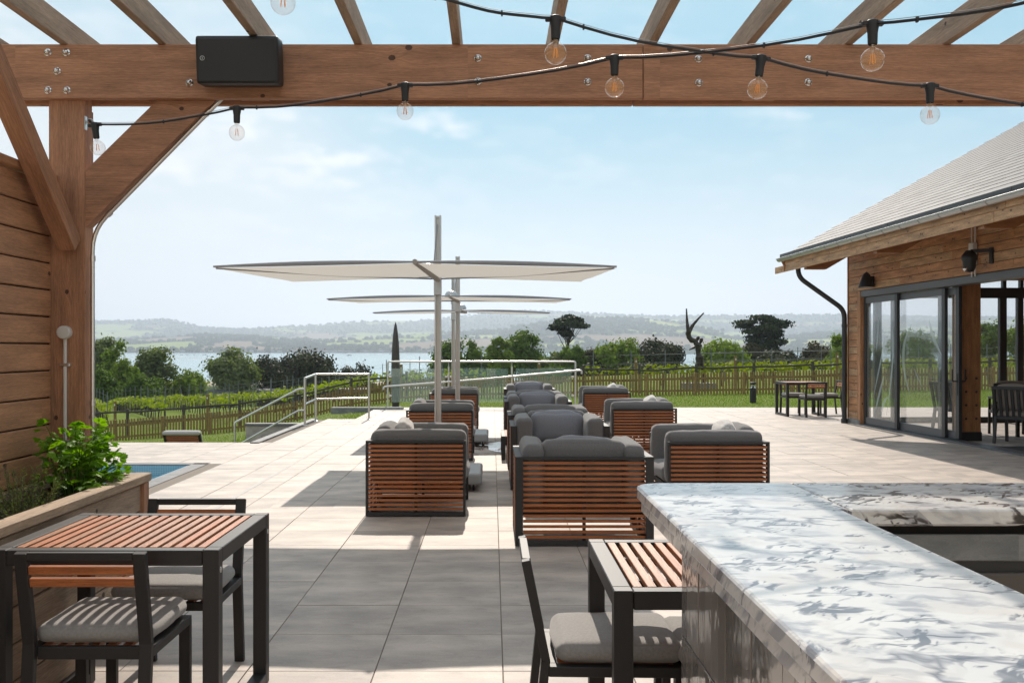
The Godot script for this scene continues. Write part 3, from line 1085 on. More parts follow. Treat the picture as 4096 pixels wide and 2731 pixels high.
	for q in fx.size() - 1:
		pbox(B, "pane", Vector3((fx[q] + fx[q + 1]) / 2, 1.33, -6.20), Vector3(fx[q + 1] - fx[q] - 0.14, 2.42, 0.008), M.glass)
		pbox(B, "top_pane", Vector3((fx[q] + fx[q + 1]) / 2, 2.83, -6.20), Vector3(fx[q + 1] - fx[q] - 0.05, 0.16, 0.008), M.glass)
		pbox(B, "top_mullion", Vector3(fx[q] + 0.03, 2.83, -6.20), Vector3(0.07, 0.16, 0.09), M.frame)
	# lettering on the far glass, facing outwards
	var tm := TextMesh.new()
	tm.text = "THE POOL HOUSE"
	var f := SystemFont.new()
	f.font_names = PackedStringArray(["Droid Serif"])
	tm.font = f
	tm.font_size = 16
	tm.pixel_size = 0.0052
	tm.depth = 0.002
	tm.material = M.frost
	part(B, "lettering", tm, Vector3(2.2, 1.95, -6.207), Basis(Vector3.UP, PI))
	# gable triangle above, other walls
	var gm := MB.new()
	gm.prism(PackedVector2Array([Vector2(0, 3.13), Vector2(12.3, 3.13), Vector2(12.3, 4.0), Vector2(6.15, 7.40), Vector2(0, 4.0)]), Vector3(0, 0, -6.24), Basis.IDENTITY, 0.1)
	gm.prism(PackedVector2Array([Vector2(0, 0), Vector2(12.3, 0), Vector2(12.3, 4.0), Vector2(6.15, 7.40), Vector2(0, 4.0)]), Vector3(0, 0, 8.0), Basis.IDENTITY, 0.1)
	gm.box(Vector3(12.3, 2.0, 0.9), Vector3(0.1, 4.0, 14.2))
	gm.box(Vector3(0.05, 2.0, 7.0), Vector3(0.1, 4.0, 2.0))
	part(B, "wall", gm.done(M.board))
	pbox(B, "ceiling", Vector3(6.15, 3.19, 0.9), Vector3(12.1, 0.04, 14.1), M.glulam)
	# roof: eave line x = -1.25, y = 3.44, rising 0.48 to the ridge
	var slope := atan(0.555)
	var rb := Basis(Vector3(cos(slope), sin(slope), 0), Vector3(-sin(slope), cos(slope), 0), Vector3(0, 0, 1))
	var e0 := Vector3(-1.25, 3.43, 0)
	var len := 8.46
	var rf := Node3D.new()
	rf.name = "roof"
	B.add_child(rf)
	var dk := MB.new()
	dk.box(e0 + rb.x * len / 2 + rb.y * -0.05 + Vector3(0, 0, 0.6), Vector3(len, 0.08, 14.7), rb)
	var rb2 := Basis(Vector3(cos(slope), -sin(slope), 0), Vector3(sin(slope), cos(slope), 0), Vector3(0, 0, 1))
	dk.box(Vector3(6.15 + 3.7, 7.53 - 2.10, 0.6), Vector3(len, 0.08, 14.7), rb2)
	part(rf, "roof_deck", dk.done(M.larch))
	var sl := []
	for q in 6:
		sl.append(bmesh(Vector3(0.40, 0.007, 0.296), M[["slate_a", "slate_b", "slate_c"][q % 3]], 0.0, Vector2(rng.randf() * 5, rng.randf() * 5)))
	var tilt := rb * Basis(Vector3(0, 0, 1), -0.03)
	var rest := MB.new()
	var n := 0
	for c in 38:
		for s in 49:
			var along := 6.72 - 0.30 * (s + 0.5 * (c % 2))
			if along < -7.6: continue
			var pos := e0 + rb.x * (0.18 + 0.205 * c) + rb.y * 0.004 + Vector3(0, 0, -along + 0.15)
			if along > -0.6 and n < 300 and c < 20:
				part(rf, "slate", sl[rng.randi() % 6], pos, tilt * Basis(Vector3.UP, 0.012 * rng.randfn()))
				n += 1
			else:
				rest.off = Vector2(rng.randf() * 5, rng.randf() * 5)
				rest.box(pos, Vector3(0.40, 0.007, 0.296), tilt)
	var ro := part(rf, "slates_upper", rest.done(M.slate_a))
	ro.set_meta("kind", "stuff")
	# eaves: lead flashing, fascia boards, gutter with brackets
	for q in 8:
		pbar(rf, "eaves_flashing", e0 + Vector3(-0.02, -0.005, -6.75 + 1.75 * q), e0 + Vector3(-0.02, -0.005, -6.75 + 1.75 * q + 1.74), 0.02, 0.10, M.frame)
	for q in 3:
		pbox(rf, "fascia_board", Vector3(-1.18, 3.315, -4.6 + 4.2 * q), Vector3(0.025, 0.12, 4.19), M.board_pale, 0.003)
		pbox(rf, "fascia_board", Vector3(-1.165, 3.185, -5.2 + 4.4 * q), Vector3(0.025, 0.135, 4.39), M.board_pale, 0.003)
	pbox(rf, "verge_board", Vector3(-1.18, 3.26, -6.74), Vector3(0.05, 0.24, 0.03), M.board)
	pbar(rf, "verge_board", e0 + Vector3(0, -0.12, -6.72), e0 + rb.x * len + Vector3(0, -0.12, -6.72), 0.03, 0.16, M.board)
	var gp2 := PackedVector2Array()
	for q in 9: gp2.append(Vector2(0.062 * cos(PI + PI * q / 8.0), 0.062 * sin(PI + PI * q / 8.0)))
	for q in 9: gp2.append(Vector2(0.057 * cos(TAU - PI * q / 8.0), 0.057 * sin(TAU - PI * q / 8.0)))
	var gt := MB.new()
	gt.prism(gp2, Vector3(-1.262, 3.385, 0.3), Basis.IDENTITY, 14.3)
	part(rf, "gutter", gt.done(M.galv))
	ptube(rf, "gutter_lip", [Vector3(-1.326, 3.388, -6.85), Vector3(-1.326, 3.388, 7.4)], 0.008, M.galv)
	var s := 6.6
	while s > -1.5:
		var pts := []
		for q in 7: pts.append(Vector3(-1.262 + 0.066 * cos(PI + PI * q / 6.0), 3.385 + 0.066 * sin(PI + PI * q / 6.0), -s))
		ptube(rf, "gutter_bracket", pts, 0.006, M.galv, 5)
		s -= 0.62
	# rafter brackets under the eaves
	for q in [5.67, 2.35, -1.0, -4.3]:
		var bm := MB.new()
		bm.prism(PackedVector2Array([Vector2(-1.12, 3.08), Vector2(-0.72, 3.08), Vector2(0.0, 3.50), Vector2(0.0, 3.90), Vector2(-1.12, 3.38)]), Vector3(0, 0, -q), Basis.IDENTITY, 0.14)
		part(rf, "rafter_end", bm.done(M.glulam))
	# downpipe
	var dp := bend([Vector3(-1.03, 3.33, -6.35), Vector3(-1.03, 2.98, -6.35), Vector3(-0.13, 2.30, -6.20), Vector3(-0.13, 0.02, -6.20)], 0.16, 5)
	var down := ptube(B, "downpipe", dp, 0.05, M.frame, 12)
	for q in [0.95, 1.95]: ptube(down, "pipe_clip", [Vector3(-0.13, q, -6.20), Vector3(-0.13, q + 0.06, -6.20)], 0.057, M.frame, 12)
	ptube(down, "shoe", [Vector3(-0.13, 0.0, -6.20), Vector3(-0.13, 0.09, -6.20)], 0.068, M.frame, 12)
	# wall lamp (half cone), own thing
	var lm := MB.new()
	var prof := []
	for q in 8:
		var t := q / 7.0
		prof.append(Vector2(0.145 * pow(1.0 - t, 0.55) + 0.004, 0.30 * t))
	lm.lathe(Vector3.ZERO, prof, 20)
	var wl := thing("wall_lamp", B.transform * Vector3(-0.15, 2.69, -5.05), 0.032, "black half-cone lamp on the boarded wall above the glass doors", "lamp")
	part(wl, "shade", lm.done(M.black))
	pbox(wl, "wall_plate", Vector3(0.09, 0.13, 0), Vector3(0.09, 0.16, 0.1), M.black, 0.003)
	var dm := MB.new()
	dm.lathe(Vector3(0, 0.008, 0), [Vector2(0.14, 0.0), Vector2(0.0, 0.0001)], 20)
	part(wl, "diffuser", dm.done(M.white_plastic))
	# security camera with its junction box
	var cc := thing("security_camera", B.transform * Vector3(-0.02, 0, -0.93), 0.032, "black dome security camera on a bracket under the eaves", "camera")
	pbar(cc, "wall_bracket", Vector3(-0.01, 2.78, 0.16), Vector3(-0.01, 3.02, 0.16), 0.08, 0.03, M.black, Vector3.RIGHT)
	pbar(cc, "arm", Vector3(-0.02, 2.98, 0.16), Vector3(-0.24, 2.98, 0.0), 0.05, 0.05, M.black)
	var cm := MB.new()
	cm.lathe(Vector3(-0.26, 2.66, 0), [Vector2(0.0, 0.0), Vector2(0.06, 0.01), Vector2(0.085, 0.06), Vector2(0.10, 0.18), Vector2(0.112, 0.19), Vector2(0.112, 0.25), Vector2(0.08, 0.29), Vector2(0.05, 0.33)], 18)
	part(cc, "housing", cm.done(M.black))
	var em2 := MB.new()
	em2.lathe(Vector3(-0.33, 2.70, 0.03), [Vector2(0.0, -0.03), Vector2(0.035, -0.01), Vector2(0.035, 0.03), Vector2(0.0, 0.04)], 12, Basis(Vector3(0, 0, 1), 0.6))
	part(cc, "lens", em2.done(M.chrome))
	var jb := thing("junction_box", B.transform * Vector3(-0.06, 0, -1.25), 0.032, "white junction box with two conduits left of the security camera", "box")
	pbox(jb, "cover", Vector3(0, 2.97, 0), Vector3(0.08, 0.34, 0.13), M.white_plastic, 0.01)
	for q in [-0.05, 0.05]:
		ptube(jb, "conduit", [Vector3(0.01, 3.13, q), Vector3(0.01, 3.55, q)], 0.012, M.white_plastic)
		ptube(jb, "conduit", [Vector3(0.01, 2.62, q), Vector3(0.01, 2.81, q)], 0.012, M.white_plastic)
	# things inside
	var mt := thing("door_mat", B.transform * Vector3(0.75, 0, -0.65), 0.032, "black rubber mat lying inside the open glass doors", "mat")
	pbox(mt, "mat_surface", Vector3(0, 0.013, 0), Vector3(1.1, 0.014, 1.0), M.rubber, 0.003)
	pbox(mt, "mat_border", Vector3(0, 0.009, 0), Vector3(1.18, 0.008, 1.08), M.black, 0.002)
	indoor_chair(B.transform * Vector3(0.95, 0.006, -1.75), 0.032 - 0.85, "slatted dark dining chair with beige cushions nearest the open doors")
	indoor_chair(B.transform * Vector3(1.62, 0.006, -3.25), 0.032 - 0.35, "slatted dark dining chair with beige cushions further inside by the table")
	indoor_chair(B.transform * Vector3(0.95, 0.006, -3.75), 0.032 - 1.2, "slatted dark dining chair seen through the second glass door")
	indoor_chair(B.transform * Vector3(2.55, 0.006, -2.0), 0.032 + 1.9, "slatted dark dining chair on the far side of the indoor table")
	var t := thing("indoor_table", B.transform * Vector3(1.95, 0.006, -2.5), 0.032, "pale topped dining table with dark legs inside the pavilion", "table")
	pbox(t, "tabletop", Vector3(0, 0.73, 0), Vector3(0.9, 0.03, 0.9), M.stone, 0.004)
	for a in [-0.38, 0.38]:
		for b2 in [-0.38, 0.38]: pbox(t, "leg", Vector3(a, 0.357, b2), Vector3(0.05, 0.714, 0.05), M.metal_dark)
	pbox(t, "apron", Vector3(0, 0.69, 0), Vector3(0.78, 0.05, 0.78), M.metal_dark)
	var nk := thing("napkin", B.transform * Vector3(1.72, 0.752, -2.4), 0.3, "folded white napkin on the indoor table", "napkin")
	pbox(nk, "fold", Vector3(0, 0.012, 0), Vector3(0.2, 0.022, 0.14), M.white_plastic, 0.006)
	pbox(nk, "fold", Vector3(0.01, 0.033, 0), Vector3(0.18, 0.018, 0.13), M.white_plastic, 0.006)

func indoor_chair(at: Vector3, turn: float, label: String) -> void:
	# faces -z; slatted back at +z
	var o := thing("indoor_chair", at, turn, label, "chair", "dining chairs inside the pavilion")
	for s in [-0.27, 0.27]:
		pbar(o, "leg", Vector3(s, 0, 0.30), Vector3(s, 0.45, 0.22), 0.04, 0.045, M.metal_dark)
		pbar(o, "leg", Vector3(s, 0, -0.25), Vector3(s, 0.64, -0.20), 0.04, 0.045, M.metal_dark)
		pbar(o, "back_post", Vector3(s, 0.43, 0.225), Vector3(s, 0.88, 0.33), 0.04, 0.04, M.metal_dark)
		pbar(o, "armrest", Vector3(s, 0.65, -0.23), Vector3(s, 0.65, 0.28), 0.05, 0.03, M.metal_dark)
	pbar(o, "back_rail", Vector3(-0.29, 0.885, 0.332), Vector3(0.29, 0.885, 0.332), 0.04, 0.05, M.metal_dark)
	for k in 5: pbar(o, "back_slat", Vector3(-0.18 + 0.09 * k, 0.42, 0.225), Vector3(-0.18 + 0.09 * k, 0.87, 0.33), 0.045, 0.015, M.metal_dark, Vector3.BACK)
	pbox(o, "seat_frame", Vector3(0, 0.41, 0.0), Vector3(0.56, 0.05, 0.48), M.metal_dark)
	var m := MB.new()
	m.cushion(Vector3(0, 0.48, -0.01), Vector3(0.5, 0.11, 0.48), 0.04, 0.012)
	part(o, "seat_cushion", m.done(M.cloth_beige))
	m = MB.new()
	m.cushion(Vector3(0, 0.73, 0.20), Vector3(0.5, 0.42, 0.13), 0.055, 0.02, 8, Basis(Vector3.RIGHT, 0.22))
	part(o, "back_cushion", m.done(M.cloth_beige))

# ---------------------------------------------------------------- pergola, side wall, planter
const BD := 5.5
func make_pergola() -> void:
	var o := thing("pergola", P(0, BD, 0), 0.0, "brown timber pergola with a double beam, post, braces and rafters", "pergola")
	# the double beam: planks 45 x 300 mm on both sides of the posts
	var yb := 2.891
	var yt := 3.191
	for s in [[-4.08, 0.832, 0.0222], [0.836, 5.85, 0.0222], [-4.08, 0.798, 0.1685], [0.802, 5.85, 0.1685]]:
		pbox(o, "beam_plank", Vector3((s[0] + s[1]) / 2, (yb + yt) / 2, -s[2]), Vector3(s[1] - s[0], yt - yb, 0.044), M.larch, 0.004)
	for x in [0.18, 1.5, 3.0, -1.33]: pbox(o, "spacer", Vector3(x, 3.045, -0.0955), Vector3(0.18, 0.27, 0.098), M.larch)
	pbox(o, "post", Vector3(-2.37, 1.51, -0.0955), Vector3(0.203, 3.02, 0.100), M.larch, 0.003)
	pbox(o, "post_facing", Vector3(-2.37, 1.43, -0.171), Vector3(0.177, 2.86, 0.047), M.larch, 0.003)
	pbox(o, "post", Vector3(5.5, 1.51, -0.0955), Vector3(0.203, 3.02, 0.100), M.larch)
	# brace in the plane of the beam, and one running back under a rafter
	var bm := MB.new()
	bm.off = Vector2(1.3, 0.4)
	bm.prism(PackedVector2Array([Vector2(-2.268, 2.186), Vector2(-2.268, 2.503), Vector2(-1.872, 2.891), Vector2(-1.554, 2.891)]), Vector3(0, 0, -0.0955), Basis.IDENTITY, 0.09)
	part(o, "brace", bm.done(M.larch))
	pbar(o, "brace", Vector3(-2.342, 2.086, -0.018), Vector3(-2.386, 3.22, 1.135), 0.098, 0.106, M.larch, Vector3.UP, 0.003)
	# rafters on the beam, running back to the added house
	for k in range(-3, 15):
		pbox(o, "rafter", Vector3(-2.371 + 0.543 * k, yt + 0.0725, 4.98), Vector3(0.048, 0.142, 11.3), M.larch_grey, 0.003)
	# stainless bolts
	var b := MB.new()
	b.lathe(Vector3.ZERO, [Vector2(0.021, 0.0), Vector2(0.021, 0.004), Vector2(0.013, 0.005), Vector2(0.013, 0.016), Vector2(0.009, 0.022), Vector2(0.0, 0.025)], 12, Basis(Vector3.RIGHT, PI / 2))
	var bolt := b.done(M.chrome)
	for q in [[-2.455, 3.144], [-2.353, 3.144], [-2.404, 3.041], [-2.455, 2.936], [-2.350, 2.936], [-1.672, 2.976], [-0.080, 3.112], [-0.079, 2.984], [0.526, 3.112], [0.526, 2.981], [1.138, 3.108], [1.141, 2.976], [1.747, 3.108], [1.745, 2.979]]:
		part(o, "bolt", bolt, Vector3(q[0], q[1], 0.0))
	# loudspeaker on the beam
	var sp := thing("loudspeaker", P(-1.37, BD - 0.002, 3.067), 0.0, "black box loudspeaker mounted on the pergola beam", "loudspeaker")
	var m := MB.new()
	m.cushion(Vector3(0, 0, 0.09), Vector3(0.444, 0.253, 0.142), 0.016, 0.0, 10, Basis(Vector3.RIGHT, 0.12))
	part(sp, "cabinet", m.done(M.black))
	pbox(sp, "bracket", Vector3(0, 0, 0.012), Vector3(0.18, 0.11, 0.024), M.black)
	m = MB.new()
	m.box(Vector3(0, -0.0115, 0.160), Vector3(0.413, 0.222, 0.006), Basis(Vector3.RIGHT, 0.12), 0.002)
	part(sp, "grille", m.done(M.rubber))
	m = MB.new()
	var ring := []
	for q in 17: ring.append(Vector3(-0.184 + 0.0115 * cos(TAU * q / 16.0), 0.0115 * sin(TAU * q / 16.0) - 0.002, 0.1655))
	var rr := []
	for q in 17: rr.append(0.0016)
	m.tube(ring, rr, 5, false)
	m.box(Vector3(-0.184, -0.002, 0.1655), Vector3(0.003, 0.012, 0.002))
	part(sp, "badge", m.done(M.steel))
	# conduits
	var cd := thing("conduit", P(0, BD, 0), 0.0, "steel conduit running down the pergola brace and post", "conduit")
	ptube(cd, "pipe", bend([Vector3(-1.508, 2.92, -0.084), Vector3(-2.242, 2.171, -0.084), Vector3(-2.242, 0.3, -0.084)], 0.11, 5), 0.012, M.steel, 10)
	for q in [Vector3(-1.597, 2.832, -0.084), Vector3(-2.147, 2.268, -0.084)]:
		ptube(cd, "clip", [q + Vector3(-0.011, -0.011, 0), q + Vector3(0.011, 0.011, 0)], 0.017, M.steel, 8)
	for q in [2.0, 1.19]: ptube(cd, "clip", [Vector3(-2.242, q, -0.084), Vector3(-2.242, q + 0.03, -0.084)], 0.017, M.steel, 8)
	var c2 := thing("junction_conduit", P(-2.37, BD, 0), 0.0, "round junction box and vertical conduit on the face of the pergola post", "conduit")
	m = MB.new()
	m.lathe(Vector3(-0.005, 1.60, -0.046), [Vector2(0.037, 0.0), Vector2(0.037, 0.04), Vector2(0.032, 0.044), Vector2(0.0, 0.045)], 24, Basis(Vector3.RIGHT, PI / 2))
	part(c2, "round_box", m.done(M.white_plastic))
	ptube(c2, "pipe", [Vector3(-0.005, 1.565, -0.034), Vector3(-0.005, 0.6, -0.034)], 0.0102, M.white_plastic, 10)
	for q in [1.42, 0.995]: pbox(c2, "saddle", Vector3(-0.005, q, -0.036), Vector3(0.062, 0.020, 0.030), M.steel, 0.006)
	# boarded wall on the left
	var w := thing("timber_wall", P(-2.468, 2.45, 0), 0.0, "boarded timber screen wall along the left side of the pergola", "wall")
	var y := 0.05
	while y < 2.33:
		pbox(w, "board", Vector3(0.0, y + 0.072, 0.0), Vector3(0.026, 0.141, 6.18), M.wallboard, 0.005)
		y += 0.149
	pbox(w, "backing", Vector3(-0.045, 1.18, -0.01), Vector3(0.065, 2.35, 6.18), M.black)
	pbox(w, "added_light_stop", Vector3(-0.035, 1.18, -3.11), Vector3(0.09, 2.36, 0.022), M.black)  # added dark strip that blocks sky light in the gap by the post
	pbox(w, "cap_board", Vector3(-0.02, 2.455, 0.0), Vector3(0.14, 0.04, 6.18), M.wallboard, 0.004)
	# raised planter along the wall
	var pl := thing("planter", P(-2.2175, 5.5, 0), 0.0, "long raised timber planter filled with soil and herbs", "planter")
	var xr := 0.297
	for k in 5:
		pbox(pl, "board", Vector3(xr - 0.03, 0.085 + 0.151 * k, 1.95), Vector3(0.025, 0.145, 4.0), M.larch_grey, 0.005)
		pbox(pl, "end_board", Vector3(0.02, 0.085 + 0.151 * k, -0.045), Vector3(0.50, 0.145, 0.025), M.larch_grey, 0.005)
	pbox(pl, "liner", Vector3(xr - 0.054, 0.38, 1.95), Vector3(0.02, 0.74, 3.98), M.black)
	pbox(pl, "liner", Vector3(0.02, 0.38, -0.022), Vector3(0.48, 0.74, 0.02), M.black)
	pbox(pl, "corner_post", Vector3(xr - 0.017, 0.385, -0.02), Vector3(0.042, 0.77, 0.08), M.larch, 0.003)
	pbox(pl, "cap_rail", Vector3(xr - 0.03, 0.796, 1.98), Vector3(0.09, 0.046, 4.1), M.cap, 0.005)
	pbox(pl, "cap_rail", Vector3(-0.01, 0.7945, -0.025), Vector3(0.517, 0.046, 0.075), M.cap, 0.005)
	pbox(pl, "inner_rail", Vector3(xr - 0.095, 0.768, 1.99), Vector3(0.033, 0.04, 3.9), M.larch_grey, 0.003)
	pbox(pl, "inner_rail", Vector3(-0.225, 0.768, 1.99), Vector3(0.04, 0.04, 3.9), M.larch_grey, 0.003)
	var sn := noise(19, 5.0, 4)
	var g := []
	for i in 90:
		var row := []
		for j in 16:
			var p := Vector3(-0.24 + 0.48 * j / 15.0, 0.0, 0.0 + 4.0 * i / 89.0)
			p.y = 0.70 + 0.035 * sn.get_noise_2d(p.x * 3.0, p.z * 3.0) + 0.012 * rng.randfn()
			row.append(p)
		g.append(row)
	var sm := MB.new()
	sm.sheet(g, true)
	part(pl, "soil", sm.done(M.soil))

# ---------------------------------------------------------------- bar counter
func make_bar() -> void:
	var o := thing("bar_counter", Vector3.ZERO, 0.0, "L shaped bar counter with a veined white marble top and glossy tiled side", "counter")
	var top := 1.09
	# top slabs: outer edge x = 0.44, far edge d = 3.12, inner corner x 0.915, d 2.60
	var r := 0.09
	var poly := PackedVector2Array()
	poly.append(Vector2(0.44, 0.4))
	for k in 7:
		var a := PI - PI / 2 * k / 6.0
		poly.append(Vector2(0.44 + r + r * cos(a), 3.12 - r + r * sin(a)))
	poly.append(Vector2(0.937, 3.12))
	poly.append(Vector2(0.937, 2.62))
	poly.append(Vector2(0.915, 2.60))
	poly.append(Vector2(0.915, 0.4))
	slab(o, "worktop", poly, top, 0.040, 0.007, M.marble)
	slab(o, "worktop", PackedVector2Array([Vector2(0.9395, 2.60), Vector2(0.9395, 3.12), Vector2(3.6, 3.12), Vector2(3.6, 2.60)]), top, 0.044, 0.006, M.marble_dark)
	# second layer under the edge
	var low := PackedVector2Array()
	low.append(Vector2(0.452, 0.4))
	for k in 7:
		var a := PI - PI / 2 * k / 6.0
		low.append(Vector2(0.452 + r + r * cos(a), 3.108 - r + r * sin(a)))
	low.append(Vector2(3.6, 3.108))
	low.append(Vector2(3.6, 3.0))
	low.append(Vector2(0.62, 3.0))
	low.append(Vector2(0.56, 2.9))
	low.append(Vector2(0.56, 0.4))
	slab(o, "edge_strip", low, top - 0.0425, 0.034, 0.004, M.marble)
	# carcass and tiled cladding
	pbox(o, "carcass", P(0.735, 1.63, 0.505), Vector3(0.33, 1.01, 2.45), M.black)
	pbox(o, "carcass", P(2.24, 2.78, 0.505), Vector3(2.68, 1.01, 0.30), M.black)
	var vs := []
	for k in 6: vs.append(bmesh(Vector3(0.010, 0.325, 0.0765), M[["glaze_a", "glaze_b", "glaze_c"][k % 3]], 0.0018))
	for k in 30:
		for j in 3:
			var yy := 0.18 + 0.3285 * j
			part(o, "glazed_tile", vs[rng.randi() % 6], P(0.561 + 0.0008 * rng.randfn(), 2.885 - 0.0785 * k, yy), Basis(Vector3.UP, 0.006 * rng.randfn()) * Basis(Vector3.BACK, 0.004 * rng.randfn()))
	pbox(o, "tile_backing", P(0.569, 1.65, 0.5), Vector3(0.006, 1.0, 2.5), M.grout)
	for k in 34:
		for j in 3: part(o, "glazed_tile", vs[(k * 5 + j) % 6], P(0.60 + 0.0785 * k, 2.935, 0.18 + 0.3285 * j), Basis(Vector3.UP, PI / 2))
	pbox(o, "tile_backing", P(1.9, 2.932, 0.5), Vector3(2.66, 1.0, 0.004), M.grout)
	# inside of the far arm: rail and cabinet doors
	pbox(o, "service_rail", P(2.25, 2.628, 0.985), Vector3(2.66, 0.07, 0.012), M.stone, 0.003)
	for k in 4: pbox(o, "cabinet_door", P(1.26 + 0.655 * k, 2.622, 0.47), Vector3(0.65, 0.90, 0.02), M.bronze_door, 0.003)

func slab(o: Node, called: String, poly: PackedVector2Array, top: float, t: float, ch: float, mat_: Material) -> void:
	# poly in (x, d); a slab with a small rounded upper and lower edge
	var m := MB.new()
	var inn := Geometry2D.offset_polygon(poly, -ch, Geometry2D.JOIN_MITER)
	var q: PackedVector2Array = inn[0]
	var idx := Geometry2D.triangulate_polygon(q)
	for i in range(0, idx.size(), 3):
		var a := q[idx[i]]
		var b := q[idx[i + 1]]
		var c := q[idx[i + 2]]
		m.tri(P(a.x, a.y, top), P(b.x, b.y, top), P(c.x, c.y, top), Vector3.UP, a, b, c)
		m.tri(P(a.x, a.y, top - t), P(b.x, b.y, top - t), P(c.x, c.y, top - t), Vector3.DOWN, a, b, c)
	var area := 0.0
	for i in poly.size(): area += poly[i].cross(poly[(i + 1) % poly.size()])
	var sg := signf(area)
	var n := poly.size()
	var rings := [[0.0, 1.0, 1.0], [0.3, 0.7, 0.7], [1.0, 0.0, 0.0], [1.0, 0.0, -1.0]]
	var norm := []
	for i in n:
		var e1 := (poly[i] - poly[(i + n - 1) % n]).normalized()
		var e2 := (poly[(i + 1) % n] - poly[i]).normalized()
		norm.append([Vector2(e1.y, -e1.x) * sg, Vector2(e2.y, -e2.x) * sg])
	for i in n:
		var j := (i + 1) % n
		var nn: Vector2 = norm[i][1]
		var na: Vector2 = (norm[i][0] + norm[i][1]).normalized()
		var nb: Vector2 = (norm[j][0] + norm[j][1]).normalized()
		var sa := 1.0 / maxf(0.5, na.dot(nn))
		var sb := 1.0 / maxf(0.5, nb.dot(nn))
		var prof := [[-ch, 0.0, 1.0], [-0.3 * ch, -0.3 * ch, 0.7], [0.0, -ch, 0.1], [0.0, -t + ch, -0.1], [-ch, -t, -0.8]]
		for k in 4:
			var p: Array = prof[k]
			var w: Array = prof[k + 1]
			var a1: Vector2 = poly[i] + na * p[0] * sa
			var b1: Vector2 = poly[j] + nb * p[0] * sb
			var a2: Vector2 = poly[i] + na * w[0] * sa
			var b2: Vector2 = poly[j] + nb * w[0] * sb
			var up: float = (p[2] + w[2]) * 0.5
			var nv := Vector3(nn.x * (1.0 - absf(up) * 0.5), up, -nn.y * (1.0 - absf(up) * 0.5)).normalized()
			m.quad(P(a1.x, a1.y, top + p[1]), P(b1.x, b1.y, top + p[1]), P(b2.x, b2.y, top + w[1]), P(a2.x, a2.y, top + w[1]), nv, a1 + Vector2(p[1], 0), b1 + Vector2(p[1], 0), b2 + Vector2(w[1], w[1]), a2 + Vector2(w[1], w[1]))
	part(o, called, m.done(mat_))

# ---------------------------------------------------------------- furniture
var ch_noise: FastNoiseLite

func lounge_proto() -> Node3D:
	# armchair 1.06 wide (x), 0.90 deep (z); faces -z, back at +z
	var o := Node3D.new()
	var W := 1.06
	var D := 0.90
	var Hh := 0.685
	var t := 0.022
	var w := 0.06
	for s in [-1.0, 1.0]:
		var x: float = s * (W / 2 - w / 2)
		var fr := pbox(o, "arm_frame", Vector3(x, Hh - t / 2, 0), Vector3(w, t, D), M.metal_dark, 0.002)
		pbox(fr, "upright", Vector3(0, -Hh / 2 + t / 2, D / 2 - t / 2), Vector3(w, Hh - 2 * t, t), M.metal_dark, 0.0015)
		pbox(fr, "upright", Vector3(0, -Hh / 2 + t / 2, -D / 2 + t / 2), Vector3(w, Hh - 2 * t, t), M.metal_dark, 0.0015)
		pbox(fr, "foot_rail", Vector3(0, -Hh + t + 0.012, 0), Vector3(w, 0.034, D), M.metal_dark, 0.002)
		pbox(fr, "mid_upright", Vector3(-s * 0.018, -Hh / 2 + t / 2, 0), Vector3(0.016, Hh - 2 * t, 0.025), M.metal_dark)
	pbox(o, "back_rail", Vector3(0, Hh - t / 2 - 0.0015, D / 2 - 0.03), Vector3(W - 2 * w, t, 0.06), M.metal_dark, 0.002)
	pbox(o, "back_foot_rail", Vector3(0, 0.024, D / 2 - 0.02), Vector3(W - 2 * w, 0.034, 0.04), M.metal_dark, 0.002)
	pbox(o, "back_upright", Vector3(0, Hh / 2, D / 2 - 0.05), Vector3(0.025, Hh - 0.07, 0.016), M.metal_dark)
	pbox(o, "seat_rail", Vector3(0, 0.25, -D / 2 + 0.04), Vector3(W - 2 * w, 0.05, 0.03), M.metal_dark)
	pbox(o, "seat_rail", Vector3(0, 0.25, D / 2 - 0.10), Vector3(W - 2 * w, 0.05, 0.03), M.metal_dark)
	var sa := [bmesh(Vector3(0.016, 0.021, D - 2 * t - 0.004), M.teak), bmesh(Vector3(0.016, 0.021, D - 2 * t - 0.004), M.teak_b)]
	var sb := [bmesh(Vector3(W - 2 * w - 0.004, 0.021, 0.016), M.teak), bmesh(Vector3(W - 2 * w - 0.004, 0.021, 0.016), M.teak_b)]
	for k in 15:
		var y := 0.068 + 0.0405 * k
		for s in [-1.0, 1.0]: part(o, "side_slat", sa[rng.randi() % 2], Vector3(s * (W / 2 - 0.012), y, 0))
		part(o, "back_slat", sb[rng.randi() % 2], Vector3(0, y, D / 2 - 0.030))
	var sd := bmesh(Vector3(W - 2 * w - 0.01, 0.018, 0.05), M.teak)
	for k in 9: part(o, "seat_slat", sd, Vector3(0, 0.284, -0.36 + 0.085 * k))
	var m := MB.new()
	m.cushion(Vector3(0, 0.375, -0.06), Vector3(0.62, 0.16, 0.80), 0.05, 0.015, 10, Basis.IDENTITY, ch_noise, 0.008)
	part(o, "seat_cushion", m.done(M.cloth))
	for s in [-1.0, 1.0]:
		m = MB.new()
		m.cushion(Vector3(s * 0.385, 0.535, -0.02), Vector3(0.175, 0.47, 0.86), 0.055, 0.010, 14, Basis.IDENTITY, ch_noise, 0.010)
		part(o, "arm_cushion", m.done(M.cloth))
	m = MB.new()
	m.cushion(Vector3(0, 0.56, 0.30), Vector3(0.66, 0.48, 0.16), 0.06, 0.016, 12, Basis(Vector3.RIGHT, 0.06), ch_noise, 0.010)
	part(o, "back_cushion", m.done(M.cloth))
	return o

